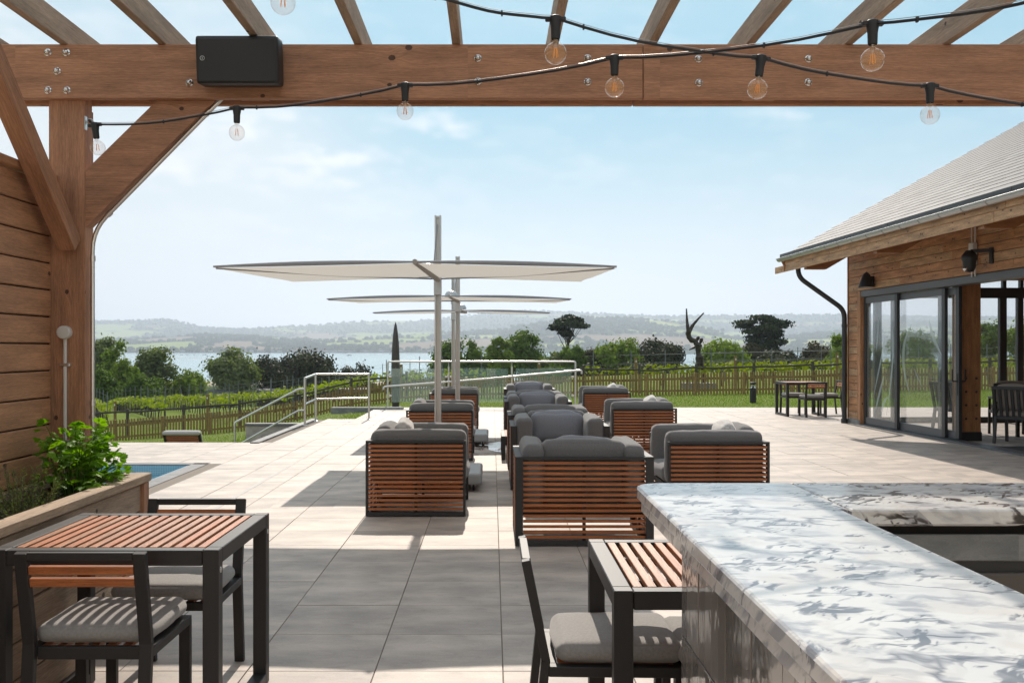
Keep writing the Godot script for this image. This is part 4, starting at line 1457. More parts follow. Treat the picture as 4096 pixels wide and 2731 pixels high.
func scatter(at: Transform3D, label: String, mat_: Material, s := Vector3(0.46, 0.30, 0.13)) -> void:
	var o := thing("scatter_cushion", Vector3.ZERO, 0.0, label, "cushion", "loose cushions on the lounge armchairs")
	o.transform = at
	var m := MB.new()
	m.cushion(Vector3.ZERO, s, s.z * 0.42, 0.028, 12, Basis.IDENTITY, ch_noise, 0.020)
	part(o, "cover", m.done(mat_))
	m = MB.new()
	var pts := []
	var rad := []
	for q in [Vector3(-1, -1, 0), Vector3(1, -1, 0), Vector3(1, 1, 0), Vector3(-1, 1, 0), Vector3(-1, -1, 0)]:
		pts.append(q * Vector3(s.x / 2 - 0.012, s.y / 2 - 0.012, 0))
		rad.append(0.006)
	m.tube(pts, rad, 5, false)
	part(o, "seam", m.done(mat_))

func dining_table(at: Vector3, turn: float, label: String, w := 0.85, dp := 0.84, hh := 0.765) -> Node3D:
	var o := thing("dining_table", at, turn, label, "table", "slatted outdoor dining tables")
	var f := 0.06
	for s in [-1.0, 1.0]:
		var x: float = s * (w / 2 - f / 2)
		for e in [-1.0, 1.0]: pbox(o, "leg", Vector3(x, hh / 2, e * (dp / 2 - 0.0125 - 0.0175)), Vector3(f, hh - 0.002, 0.06), M.metal_dark, 0.003)
		pbox(o, "foot_rail", Vector3(x, 0.0275, 0), Vector3(f, 0.05, dp - 0.122), M.metal_dark, 0.003)
		pbox(o, "top_rail", Vector3(x, hh - 0.03, 0), Vector3(f - 0.001, 0.058, dp - 0.122), M.metal_dark, 0.003)
	for e in [-1.0, 1.0]: pbox(o, "apron", Vector3(0, hh - 0.0315, e * (dp / 2 - 0.03)), Vector3(w - 2 * f - 0.002, 0.0575, 0.058), M.metal_dark, 0.003)
	var n := 16
	var sw := [bmesh(Vector3(0.029, 0.02, dp - 0.128), M.teak_pale, 0.0015), bmesh(Vector3(0.029, 0.02, dp - 0.128), M.teak, 0.0015), bmesh(Vector3(0.029, 0.02, dp - 0.128), M.teak_pale, 0.0015)]
	for k in n: part(o, "slat", sw[rng.randi() % 3], Vector3(-(w - 2 * f) / 2 + (w - 2 * f) * (k + 0.5) / n, hh - 0.0125, 0))
	for e in [-0.17, 0.17]: pbox(o, "cross_rail", Vector3(0, hh - 0.037, e), Vector3(w - 2 * f, 0.028, 0.03), M.metal_dark)
	var b := MB.new()
	b.lathe(Vector3.ZERO, [Vector2(0.011, 0.0), Vector2(0.011, 0.003), Vector2(0.0, 0.005)], 12, Basis(Vector3.BACK, -PI / 2))
	part(o, "bolt", b.done(M.steel), Vector3(w / 2 - 0.001, hh - 0.08, -dp / 2 + 0.03))
	part(o, "bolt", b.done(M.steel), Vector3(w / 2 - 0.001, hh - 0.08, dp / 2 - 0.03))
	return o

func dining_chair(at: Vector3, turn: float, label: String) -> void:
	# faces -z; back at +z
	var o := thing("dining_chair", at, turn, label, "chair", "slatted outdoor dining chairs")
	var w := 0.47
	for s in [-1.0, 1.0]:
		var x: float = s * (w / 2 - 0.0225)
		pbar(o, "leg", Vector3(x, 0, 0.27), Vector3(x, 0.44, 0.225), 0.045, 0.03, M.metal_dark, Vector3.BACK, 0.002)
		pbar(o, "back_upright", Vector3(x, 0.435, 0.225), Vector3(x, 0.78, 0.295), 0.045, 0.03, M.metal_dark, Vector3.BACK, 0.002)
		pbar(o, "leg", Vector3(x, 0, -0.235), Vector3(x, 0.40, -0.235), 0.045, 0.03, M.metal_dark, Vector3.BACK, 0.002)
		pbar(o, "seat_side_rail", Vector3(x, 0.395, -0.25), Vector3(x, 0.40, 0.215), 0.044, 0.035, M.metal_dark, Vector3.UP, 0.002)
	pbar(o, "seat_front_rail", Vector3(-w / 2 + 0.045, 0.395, -0.235), Vector3(w / 2 - 0.045, 0.395, -0.235), 0.03, 0.035, M.metal_dark, Vector3.UP, 0.002)
	pbar(o, "seat_rear_rail", Vector3(-w / 2 + 0.045, 0.395, 0.20), Vector3(w / 2 - 0.045, 0.395, 0.20), 0.03, 0.045, M.metal_dark, Vector3.UP, 0.002)
	pbar(o, "top_rail", Vector3(-w / 2 + 0.0455, 0.767, 0.2915), Vector3(w / 2 - 0.0455, 0.767, 0.2915), 0.03, 0.028, M.metal_dark, Vector3.UP, 0.002)
	var tilt := Vector3(0, 1, 0.2)
	for k in 2:
		var y := 0.715 - 0.045 * k
		pbar(o, "back_slat", Vector3(-w / 2 + 0.046, y, 0.225 + (y - 0.435) * 0.203), Vector3(w / 2 - 0.046, y, 0.225 + (y - 0.435) * 0.203), 0.02, 0.031, M.teak, tilt, 0.0015)
	for k in 7: pbar(o, "seat_slat", Vector3(-0.18 + 0.06 * k, 0.407, -0.22), Vector3(-0.18 + 0.06 * k, 0.407, 0.18), 0.03, 0.012, M.teak)
	var m := MB.new()
	m.cushion(Vector3(0, 0.455, -0.035), Vector3(0.435, 0.07, 0.44), 0.032, 0.012, 12, Basis.IDENTITY, ch_noise, 0.006)
	part(o, "seat_cushion", m.done(M.cloth_seat))

func coffee_table(at: Vector3, w: float, dp: float, label: String) -> void:
	var o := thing("coffee_table", at, 0.0, label, "table", "low slatted coffee tables between the armchairs")
	for s in [-1.0, 1.0]:
		var x: float = s * (w / 2 - 0.025)
		for e in [-1.0, 1.0]: pbox(o, "leg", Vector3(x, 0.163, e * (dp / 2 - 0.011)), Vector3(0.05, 0.324, 0.022), M.metal_dark)
		pbox(o, "foot_rail", Vector3(x, 0.013, 0), Vector3(0.05, 0.022, dp - 0.046), M.metal_dark)
		pbox(o, "top_rail", Vector3(x, 0.313, 0), Vector3(0.05, 0.024, dp - 0.046), M.metal_dark)
	var sl := bmesh(Vector3(w - 0.104, 0.018, 0.034), M.teak_pale)
	var n := int((dp - 0.05) / 0.05)
	for k in n: part(o, "slat", sl, Vector3(0, 0.316, -dp / 2 + 0.05 + 0.05 * k))
	for e in [-1.0, 1.0]: pbox(o, "end_rail", Vector3(0, 0.30, e * (dp / 2 - 0.012)), Vector3(w - 0.102, 0.04, 0.02), M.metal_dark)

func make_furniture() -> void:
	ch_noise = noise(77, 1.0, 3)
	var proto := lounge_proto()
	var G := "grey cushioned slatted lounge armchairs in three rows"
	# [x centre, d centre, turn, label]; turn 0 faces away from the camera
	var list := [
		[-0.69, 9.48, -PI / 2, "lounge armchair nearest the camera in the left row, slatted side towards us"],
		[-0.71, 13.90, -PI / 2, "middle lounge armchair of the left row, behind the first parasol pole"],
		[-0.715, 18.9, -PI / 2, "farthest lounge armchair of the left row, near the glass balustrade"],
		[0.705, 8.05, 0.0, "lounge armchair nearest the camera in the centre row, slatted back towards us"],
		[0.725, 11.07, PI, "lounge armchair in the centre row facing the nearest one, grey pillow inside"],
		[0.725, 12.82, 0.0, "lounge armchair in the centre row standing back to back with the one facing us"],
		[0.72, 16.0, PI, "second lounge armchair facing us in the centre row"],
		[0.73, 17.25, 0.0, "last lounge armchair turned away from us in the centre row"],
		[0.77, 20.9, PI, "farthest lounge armchair of the centre row, in front of the balustrade"],
		[2.01, 9.35, PI / 2, "lounge armchair nearest the bar in the right row"],
		[2.11, 14.31, PI / 2, "middle lounge armchair of the right row"],
		[2.17, 19.33, PI / 2, "farthest lounge armchair of the right row, before the lawn"],
	]
	for k in list.size():
		var q: Array = list[k]
		var o: Node3D = proto if k == 0 else proto.duplicate()
		o.name = numbered("lounge_armchair")
		add_child(o)
		o.position = P(q[0], q[1])
		o.rotation.y = q[2]
		tag(o, q[3], "armchair", G)
	var up := Basis(Vector3.RIGHT, -0.12)
	var back := Basis(Vector3.UP, PI)
	# pillows: local place in front of the back cushion
	for q in [[4, "blue grey pillow in the centre row armchair that faces the nearest one", 0], [6, "blue grey pillow in the second centre row armchair facing us", 0], [8, "blue grey pillow in the farthest centre row armchair", 0], [3, "blue grey pillow peeping over the back of the nearest centre row armchair", 0], [0, "pale pillow in the nearest armchair of the left row", 1], [9, "pale pillow in the armchair nearest the bar", 1], [10, "pale pillow in the middle armchair of the right row", 1], [11, "pale pillow in the farthest armchair of the right row", 1]]:
		var a: Array = list[q[0]]
		var base := Transform3D(Basis(Vector3.UP, a[2]), P(a[0], a[1]))
		var lb := Basis(Vector3.UP, 0.0) * Basis(Vector3.RIGHT, 0.16)
		var at := Vector3(0.0, 0.63, 0.135)
		if q[2] == 1: at = Vector3(-0.06, 0.62, 0.13)
		scatter(base * Transform3D(lb, at), q[1], M.cloth_blue if q[2] == 0 else M.cloth_light, Vector3(0.56, 0.33, 0.14) if q[2] == 0 else Vector3(0.46, 0.40, 0.13))
	coffee_table(P(0.70, 14.06), 1.15, 1.1, "low slatted coffee table in the centre row beside the puddle")
	coffee_table(P(0.765, 9.6), 0.94, 0.95, "low slatted coffee table hidden behind the nearest centre row armchair")
	# dining sets
	dining_table(P(-1.44, 4.11), 0.0, "slatted dining table with dark frame beside the planter")
	dining_chair(P(-1.475, 3.86), 0.0, "dining chair with its back to the camera at the table by the planter")
	dining_chair(P(-1.435, 4.55), PI, "dining chair on the far side of the table by the planter")
	dining_table(P(0.80, 3.485), 0.0, "slatted dining table half hidden behind the marble counter")
	dining_chair(P(0.41, 3.655), -PI / 2, "dining chair seen from the side at the table behind the counter")
	dining_chair(P(0.90, 3.60), PI / 2, "dining chair mostly hidden behind the marble counter")
	dining_table(P(7.0, 22.6), 0.0, "slatted dining table on the terrace by the pavilion corner", 0.9, 0.9)
	dining_chair(P(6.98, 23.1), PI, "dining chair behind the table by the pavilion corner")
	dining_chair(P(7.12, 22.15), 0.0, "dining chair in front of the table by the pavilion corner")
	dining_chair(P(7.72, 22.9), PI / 2, "dining chair right of the table by the pavilion corner")
	# sun lounger on the lower level
	var lo := thing("sun_lounger", P(-5.33, 17.1, -0.8), 0.0, "sun lounger with raised teak back on the lower lawn beyond the terrace edge", "lounger")
	var rb := Basis(Vector3.RIGHT, -0.5)
	pbar(lo, "backrest_frame", Vector3(-0.30, 0.30, -0.3), Vector3(-0.30, 0.86, 0.02), 0.04, 0.04, M.metal_dark)
	pbar(lo, "backrest_frame", Vector3(0.30, 0.30, -0.3), Vector3(0.30, 0.86, 0.02), 0.04, 0.04, M.metal_dark)
	for k in 13: pbar(lo, "slat", Vector3(-0.28, 0.36 + 0.04 * k, -0.265 + 0.0229 * k), Vector3(0.28, 0.36 + 0.04 * k, -0.265 + 0.0229 * k), 0.02, 0.026, M.teak)
	for s in [-0.30, 0.30]:
		pbar(lo, "side_rail", Vector3(s, 0.30, 0.1), Vector3(s, 0.30, -1.7), 0.04, 0.05, M.metal_dark)
		for e in [0.05, -1.6]: pbox(lo, "leg", Vector3(s, 0.14, e), Vector3(0.04, 0.29, 0.05), M.metal_dark)
	var m := MB.new()
	m.cushion(Vector3(0, 0.615, -0.20), Vector3(0.62, 0.66, 0.07), 0.03, 0.006, 10, Basis(Vector3.RIGHT, 0.52))
	m.cushion(Vector3(0, 0.36, -1.0), Vector3(0.62, 0.07, 1.36), 0.03, 0.006, 10)
	part(lo, "mattress", m.done(M.cloth_stone))
	m = MB.new()
	m.cushion(Vector3(0, 0.865, 0.03), Vector3(0.64, 0.07, 0.10), 0.03, 0.004, 8)
	part(lo, "head_roll", m.done(M.cloth_stone))

# ---------------------------------------------------------------- sail parasols
func make_parasols() -> void:
	var spec := [[-0.575, 7.4, 11.0, -0.60, "nearest sail parasol with grey mast and wide pale canopy"], [-0.53, 12.2, 15.85, -0.55, "second sail parasol with pale canopy, behind the nearest"], [-0.52, 16.8, 20.4, -0.80, "farthest sail parasol with pale canopy, near the balustrade"]]
	for q in spec:
		var o := thing("sail_parasol", P(q[3], q[2]), 0.0, q[4], "parasol", "sail parasols between the armchairs")
		# local: mast at origin, canopy towards +z
		var cx: float = q[0] - q[3]
		var zn: float = q[2] - q[1]
		var zf := zn - 2.95
		var fa := MB.new()
		for s in [-1.0, 1.0]:
			var g := []
			for i in 13:
				var row := []
				var t := i / 12.0
				for j in 17:
					var u := j / 16.0
					var z := lerpf(zf + 0.30 * (1.0 - u) * 0.0, zn - 0.10 * sin(PI * u), t)
					var y := lerpf(lerpf(2.25, 2.205, u), lerpf(2.145, 2.11, u), t)
					y += 0.004 * sin(PI * u) * t - 0.02 * sin(PI * u) * sin(PI * t)
					var hw := 1.5
					if t < 0.35: hw = 1.5 - 0.02 * sin(PI * t / 0.35)
					row.append(Vector3(cx + s * u * hw, y, z))
				g.append(row)
			fa.sheet(g, s > 0)
		part(o, "canopy", fa.done(M.sail))
		for s in [-1.0, 1.0]:
			var pts := []
			var rad := []
			for j in 17:
				var u := j / 16.0
				pts.append(Vector3(cx + s * u * 1.5, lerpf(2.145, 2.11, u) + 0.016 * sin(PI * u) + 0.010, zn - 0.10 * sin(PI * u)))
				rad.append(0.005 + 0.013 * sin(PI * clampf(u * 0.9 + 0.05, 0.0, 1.0)))
			var m := MB.new()
			m.tube(pts, rad, 8)
			part(o, "leading_edge", m.done(M.hem))
			ptube(o, "rib", [Vector3(cx + s * 0.05, 2.235, zf + 0.02), Vector3(cx + s * 0.8, 2.165, zf + 1.4), Vector3(cx + s * 1.48, 2.11, zn - 0.02)], 0.009, M.hem, 6)
		var sp := MB.new()
		sp.tube([Vector3(0, 2.28, -0.02), Vector3(cx, 2.235, zf), Vector3(cx, 2.17, zn - 0.4), Vector3(cx, 2.155, zn + 0.02)], [0.03, 0.03, 0.025, 0.02], 8)
		part(o, "spine", sp.done(M.sail_grey))
		var ms := MB.new()
		for e in [-1.0, 1.0]: ms.box(Vector3(e * 0.026, 1.56, 0), Vector3(0.02, 2.84, 0.075), Basis.IDENTITY, 0.003)
		ms.box(Vector3(0, 1.56, -0.01), Vector3(0.033, 2.83, 0.03))
		part(o, "mast", ms.done(M.alu))
		pbox(o, "mast_cap", Vector3(0, 2.955, 0), Vector3(0.074, 0.006, 0.077), M.alu)
		ptube(o, "pulley_cord", [Vector3(-0.004, 2.88, 0.03), Vector3(-0.03, 2.6, 0.05), Vector3(-0.04, 2.42, 0.12)], 0.006, M.hem, 5)
		var hb := MB.new()
		hb.lathe(Vector3(cx - 0.09, 2.29, zf + 0.12), [Vector2(0.10, 0.0), Vector2(0.10, 0.03), Vector2(0.075, 0.075), Vector2(0.03, 0.095), Vector2(0.0, 0.098)], 18)
		part(o, "hub_cover", hb.done(M.galv))
		pbox(o, "sliding_clamp", Vector3(0, 2.2, 0.05), Vector3(0.085, 0.2, 0.05), M.alu, 0.004)
		var bx := MB.new()
		bx.cushion(Vector3(0.02, 0.135, 0.0), Vector3(0.94, 0.125, 1.0), 0.03, 0.0, 8)
		part(o, "ballast_base", bx.done(M.grey_paint))
		for cx2 in [-0.36, 0.40]:
			for cz in [-0.38, 0.38]:
				var wh := MB.new()
				wh.lathe(Vector3.ZERO, [Vector2(0.012, -0.014), Vector2(0.034, -0.012), Vector2(0.036, 0.0), Vector2(0.034, 0.012), Vector2(0.012, 0.014)], 14, Basis(Vector3.BACK, PI / 2))
				var wo := part(o, "caster", wh.done(M.rubber), Vector3(cx2, 0.036, cz))
				pbox(wo, "fork", Vector3(0, 0.025, 0), Vector3(0.04, 0.03, 0.03), M.steel)

# ---------------------------------------------------------------- balustrade and handrails
func make_rails() -> void:
	var o := thing("glass_balustrade", P(-2.66, 25.35, 0), 0.0, "glass balustrade with steel posts and rails at the far terrace edge", "balustrade")
	var L := 4.78
	ptube(o, "top_rail", bend([Vector3(0, 0.0, 0), Vector3(0, 1.185, 0), Vector3(L, 1.185, 0), Vector3(L, 0.0, 0)], 0.05), 0.024, M.steel, 10)
	for x in [3.16]: ptube(o, "post", [Vector3(x, 0, 0), Vector3(x, 1.05, 0)], 0.024, M.steel, 10)
	for x in [1.55]: ptube(o, "post", [Vector3(x, 0, 0), Vector3(x, 1.05, 0)], 0.024, M.steel, 10)
	for x in [3.16, 1.55]: ptube(o, "rail_stem", [Vector3(x, 1.05, 0), Vector3(x, 1.18, 0)], 0.008, M.steel, 8)
	for s in [[0.09, 1.46], [1.64, 3.06], [3.26, 4.68]]:
		pbox(o, "pane", Vector3((s[0] + s[1]) / 2, 0.58, 0), Vector3(s[1] - s[0], 0.86, 0.012), M.glass_green)
		for x in [s[0] - 0.03, s[1] + 0.03]:
			for y in [0.32, 0.80]: pbox(o, "clamp", Vector3(x, y, 0), Vector3(0.07, 0.05, 0.03), M.steel, 0.008)
	ptube(o, "handrail", bend([Vector3(-0.10, 0.47, 0.09), Vector3(-0.10, 0.55, 0.09), Vector3(2.4, 0.74, 0.09), Vector3(4.93, 0.97, 0.09), Vector3(4.93, 0.87, 0.09)], 0.05), 0.024, M.steel, 10)
	for x in [0.0, L]:
		var m := MB.new()
		m.lathe(Vector3(x, 0, 0), [Vector2(0.055, 0.0), Vector2(0.055, 0.01), Vector2(0.026, 0.014)], 14)
		part(o, "base_plate", m.done(M.steel))
	for q in [[1.55, 0.67], [3.16, 0.80], [0.0, 0.56], [L, 0.955]]: ptube(o, "handrail_bracket", [Vector3(q[0], q[1], 0.0), Vector3(q[0], q[1], 0.09)], 0.008, M.steel, 6)
	# handrail by the steps
	var h := thing("step_handrail", P(-3.69, 19.6, 0), 0.0, "tubular steel handrail beside the garden steps", "handrail")
	var r := 0.022
	ptube(h, "post", [Vector3(0, 0, 0), Vector3(0, 0.95, 0)], r, M.steel, 10)
	ptube(h, "post", [Vector3(0.0, 0, -1.2), Vector3(0.0, 0.99, -1.2)], r, M.steel, 10)
	ptube(h, "post", [Vector3(1.05, 0, -1.7), Vector3(1.05, 0.96, -1.7)], r, M.steel, 10)
	ptube(h, "top_rail", bend([Vector3(0, 0.93, 0), Vector3(0, 0.98, -1.2), Vector3(1.05, 0.97, -1.7)], 0.03, 3), r, M.steel, 10)
	ptube(h, "lower_rail", bend([Vector3(0, 0.42, 0), Vector3(0, 0.46, -1.2), Vector3(1.05, 0.46, -1.7)], 0.03, 3), r * 0.85, M.steel, 10)
	ptube(h, "sloping_rail", bend([Vector3(0, 0.72, 0), Vector3(-0.12, 0.72, 0), Vector3(-1.38, 0.06, 0), Vector3(-1.38, -0.82, 0)], 0.04, 3), r, M.steel, 10)
	ptube(h, "sloping_rail", bend([Vector3(0, 0.30, 0), Vector3(-0.12, 0.30, 0), Vector3(-1.38, -0.42, 0)], 0.04, 3), r * 0.85, M.steel, 10)
	for q in [Vector3(0, 0, 0), Vector3(0, 0, -1.2), Vector3(1.05, 0, -1.7)]:
		var m := MB.new()
		m.lathe(q, [Vector2(0.05, 0.0), Vector2(0.05, 0.01), Vector2(0.024, 0.014)], 12)
		part(h, "base_plate", m.done(M.steel))

# ---------------------------------------------------------------- garden: fences, bollard, sculptures, vines, sheds
func walk(x0: float, x1: float, step: float, off := 0.0) -> Array:
	# points along the fence line, equally spaced
	var out := []
	var x := x0
	while x < x1:
		out.append(Vector2(x, fence_d(x) + off))
		var s := (fence_d(x + 0.05) - fence_d(x)) / 0.05
		x += step / sqrt(1.0 + s * s)
	return out

func make_garden() -> void:
	var pk := []
	for k in 3:
		var m := MB.new()
		m.off = Vector2(rng.randf() * 3, rng.randf() * 3)
		var w := 0.035
		var p := PackedVector2Array([Vector2(-w, 0), Vector2(w, 0), Vector2(w, 0.80)])
		for a in 5: p.append(Vector2(w * cos(PI * (a + 0.5) / 5.0), 0.80 + w * 1.1 * sin(PI * (a + 0.5) / 5.0)))
		p.append(Vector2(-w, 0.80))
		m.prism(p, Vector3.ZERO, Basis.IDENTITY, 0.018)
		pk.append(m.done(M.fence if k else M.fence_b))
	var post := MB.new()
	post.box(Vector3(0, 0.44, 0), Vector3(0.10, 0.92, 0.10), Basis.IDENTITY, 0.012)
	var post_m := post.done(M.fence)
	for f in [[-21.5, -1.2, "wooden picket fence curving across the lawn left of the balustrade"], [-1.2, 21.5, "wooden picket fence behind the right lawn, in front of the vines"]]:
		var pts := walk(f[0], f[1], 0.1125)
		var o := thing("picket_fence", P(pts[0].x, pts[0].y, 0), 0.0, f[2], "fence")
		var org: Vector3 = o.position
		for k in pts.size():
			var q: Vector2 = pts[k]
			var nx: Vector2 = pts[mini(k + 1, pts.size() - 1)]
			var pv: Vector2 = pts[maxi(k - 1, 0)]
			var dir := P(nx.x, nx.y) - P(pv.x, pv.y)
			var yaw := atan2(-dir.z, dir.x)
			var b := Basis(Vector3.UP, yaw)
			var y := land(q.x, q.y)
			if k % 16 == 0:
				part(o, "post", post_m, P(q.x, q.y, y - 0.02) - org, b)
				if k + 16 < pts.size():
					var e: Vector2 = pts[k + 16]
					for hh in [0.20, 0.64]: pbar(o, "rail", P(q.x, q.y - 0.03, y + hh) - org, P(e.x, e.y - 0.03, land(e.x, e.y) + hh) - org, 0.03, 0.07, M.fence)
			else:
				part(o, "picket", pk[rng.randi() % 3], P(q.x, q.y - 0.06, y + 0.03) - org, b * Basis(Vector3.BACK, 0.008 * rng.randfn()))
	# rustic post and rail fence behind
	for f in [[-24.0, -2.0, "weathered post and rail fence behind the left picket fence"], [1.5, 24.0, "weathered post and rail fence behind the right picket fence"]]:
		var pts := walk(f[0], f[1], 2.3, 3.0)
		var o := thing("rail_fence", P(pts[0].x, pts[0].y, 0), 0.0, f[2], "fence")
		var org: Vector3 = o.position
		for k in pts.size():
			var q: Vector2 = pts[k]
			var y := land(q.x, q.y)
			pbox(o, "post", P(q.x, q.y, y + 0.55) - org, Vector3(0.10, 1.2, 0.10), M.old, 0.01)
			if k + 1 < pts.size():
				var e: Vector2 = pts[k + 1]
				var ye := land(e.x, e.y)
				for hh in [0.55, 1.0]:
					var a := P(q.x, q.y, y + hh + 0.03 * rng.randfn()) - org
					var z := P(e.x, e.y, ye + hh + 0.03 * rng.randfn()) - org
					ptube(o, "rail", [a, a.lerp(z, 0.33) + Vector3(0, 0.03 * rng.randfn(), 0.02), a.lerp(z, 0.7) + Vector3(0, 0.03 * rng.randfn(), 0), z], 0.045, M.old, 6)
	# wire fence posts with white caps
	for f in [[-24.0, -2.0, "left"], [2.0, 24.0, "right"]]:
		var pts := walk(f[0], f[1], 4.1, 4.0)
		for k in pts.size():
			var q: Vector2 = pts[k]
			var o := thing("round_post", P(q.x, q.y, land(q.x, q.y)), 0.0, "round post with pale tag by the %s rail fence, %s from the left" % [f[2], ordinal(k)], "post", "round posts at the vineyard edge")
			ptube(o, "stake", [Vector3(0, -0.1, 0), Vector3(0, 1.45, 0)], 0.065, M.fence_b, 8)
			pbox(o, "tag", Vector3(0, 1.3, 0.066), Vector3(0.05, 0.08, 0.006), M.white_plastic)
	# path light on the lawn
	var bl := thing("bollard_light", P(7.86, 30.0, land(7.86, 30.0)), 0.0, "black bollard light standing on the right lawn", "bollard")
	var m := MB.new()
	m.lathe(Vector3.ZERO, [Vector2(0.09, 0.0), Vector2(0.095, 0.02), Vector2(0.095, 0.47), Vector2(0.09, 0.48)], 20)
	part(bl, "body", m.done(M.black))
	m = MB.new()
	m.lathe(Vector3.ZERO, [Vector2(0.088, 0.48), Vector2(0.05, 0.51), Vector2(0.022, 0.56), Vector2(0.015, 0.59)], 20)
	part(bl, "reflector", m.done(M.chrome))
	m = MB.new()
	m.lathe(Vector3.ZERO, [Vector2(0.09, 0.481), Vector2(0.09, 0.595)], 20)
	part(bl, "lens", m.done(M.glass))
	m = MB.new()
	m.lathe(Vector3.ZERO, [Vector2(0.0, 0.59), Vector2(0.094, 0.592), Vector2(0.094, 0.645), Vector2(0.088, 0.655), Vector2(0.0, 0.656)], 20)
	part(bl, "cap", m.done(M.black))
	# tall tapering stone
	var ob := thing("standing_stone", P(-2.72, 28.0, -0.12), 0.0, "tall dark tapering stone spike sculpture behind the glass balustrade", "sculpture")
	m = MB.new()
	var prof := []
	for k in 26:
		var t := k / 25.0
		prof.append(Vector2(table(t, [0.0, 0.12, 0.33, 0.53, 0.69, 0.84, 0.94, 0.985, 1.0], [0.099, 0.116, 0.129, 0.118, 0.105, 0.076, 0.043, 0.022, 0.0]), 2.39 * t))
	m.lathe(Vector3.ZERO, prof, 24)
	part(ob, "shaft", m.done(M.basalt))
	m = MB.new()
	m.lathe(Vector3(0, -0.02, 0), [Vector2(0.16, 0.0), Vector2(0.16, 0.03), Vector2(0.0, 0.031)], 20)
	part(ob, "foot", m.done(M.stone))
	statue()
	# sheds under the trees at the end of the vines
	for k in 4:
		var q: Array = [[-44.0, 152.0, 10.0, "low dark shed at the end of the vine rows, leftmost of four"], [-33.0, 157.0, 9.0, "low dark shed under the poplar behind the vines, second from the left"], [-23.5, 160.0, 9.0, "low dark shed before the holm oaks, third from the left"], [-13.5, 163.0, 9.0, "low dark shed before the holm oaks, rightmost of four"]][k]
		var y := land(q[0], q[1])
		var o := thing("shed", P(q[0], q[1], y), 0.08, q[3], "shed", "low sheds behind the vineyard")
		pbox(o, "wall", Vector3(0, 1.0, 0), Vector3(q[2] * 0.85, 2.2, 3.0), M.old)
		m = MB.new()
		m.prism(PackedVector2Array([Vector2(-1.9, 2.1), Vector2(1.9, 2.1), Vector2(1.2, 2.75), Vector2(0, 3.0), Vector2(-1.2, 2.75)]), Vector3.ZERO, Basis(Vector3(0, 0, 1), Vector3.UP, Vector3(-1, 0, 0)), q[2])
		part(o, "roof", m.done(M.slate_b))
		for s in [-0.28, 0.05, 0.3]: pbox(o, "window", Vector3(q[2] * s, 1.3, 1.51), Vector3(0.9, 0.9, 0.04), M.frame)
	vines()

func vine_row(a: Vector2, b: Vector2, label: String, group: String, dens: float, hgt: float, c1: Color, c2: Color) -> void:
	var o := thing("vine_row", P(a.x, a.y, land(a.x, a.y)), 0.0, label, "vines", group)
	var org: Vector3 = o.position
	var m := MB.new()
	var len := (b - a).length()
	var s := 0.0
	while s < len:
		var t := s / len
		var q := a.lerp(b, t)
		var dd := q.y
		var sz := 0.10 * maxf(1.0, dd / 55.0)
		s += 0.045 * dens * maxf(0.6, pow(dd / 45.0, 1.2)) * (0.4 + 1.2 * rng.randf())
		var y := land(q.x, q.y)
		var lump := 0.10 * g_noise.get_noise_2d(s * 0.9, a.x * 3.0)
		var p := P(q.x + 0.09 * rng.randfn(), q.y + 0.09 * rng.randfn(), y + hgt + lump + 0.11 * rng.randfn()) - org
		var nn := Vector3(rng.randfn(), absf(rng.randfn()) + 0.4, rng.randfn()).normalized()
		var x := nn.cross(Vector3(rng.randfn(), rng.randfn(), rng.randfn())).normalized() * sz * (0.6 + 0.6 * rng.randf())
		m.col = c1.lerp(c2, rng.randf())
		m.leaf(p, x, nn.cross(x), nn)
	part(o, "foliage", m.done(M.leaf))
	var st := 0.5
	var k := 0
	while st < len:
		var q := a.lerp(b, st / len)
		var y := land(q.x, q.y)
		ptube(o, "stake", [P(q.x, q.y, y - 0.05) - org, P(q.x, q.y, y + 1.75) - org], 0.022, M.trellis, 5)
		st += 5.2
		k += 1
	var tr := MB.new()
	tr.col = Color(0.06, 0.045, 0.03)
	st = 0.3
	while st < minf(len, 40.0):
		var q := a.lerp(b, st / len)
		var y := land(q.x, q.y)
		tr.tube([P(q.x, q.y, y - 0.05) - org, P(q.x + 0.03 * rng.randfn(), q.y, y + 0.4) - org, P(q.x + 0.05 * rng.randfn(), q.y, y + hgt) - org], [0.03, 0.025, 0.018], 5, false)
		st += 1.1
	var tp := part(o, "vine_stems", tr.done(M.tint))
	tp.set_meta("kind", "stuff")
	var w := MB.new()
	for hh in [0.75, 1.15, 1.55]:
		var pts := []
		var rad := []
		for i in 9:
			var q := a.lerp(b, i / 8.0)
			pts.append(P(q.x, q.y, land(q.x, q.y) + hh) - org)
			rad.append(0.004)
		w.tube(pts, rad, 4, false)
	part(o, "wires", w.done(M.trellis))

func vines() -> void:
	var yg := Color(0.20, 0.25, 0.025)
	var yg2 := Color(0.34, 0.36, 0.06)
	for k in 14:
		var x := -38.0 + 2.9 * k
		var d0 := fence_d(clampf(x, -26.0, 30.0)) + 7.0
		vine_row(Vector2(x, d0), Vector2(x - 38.0, d0 + 88.0), "trellised vine row of the left vineyard, %s from the left" % ordinal(k), "vine rows left of the terrace", 1.6, 0.85, yg, yg2)
	for k in 5:
		var x0 := 4.0 + 2.0 * k
		vine_row(Vector2(x0, fence_d(x0) + 6.0 + 2.6 * k), Vector2(34.0, fence_d(30.0) + 7.0 + 2.6 * k), "bright vine row behind the right picket fence, %s from the fence" % ordinal(k), "vine rows behind the right fence", 0.8, 0.85, Color(0.17, 0.21, 0.02), Color(0.31, 0.31, 0.04))

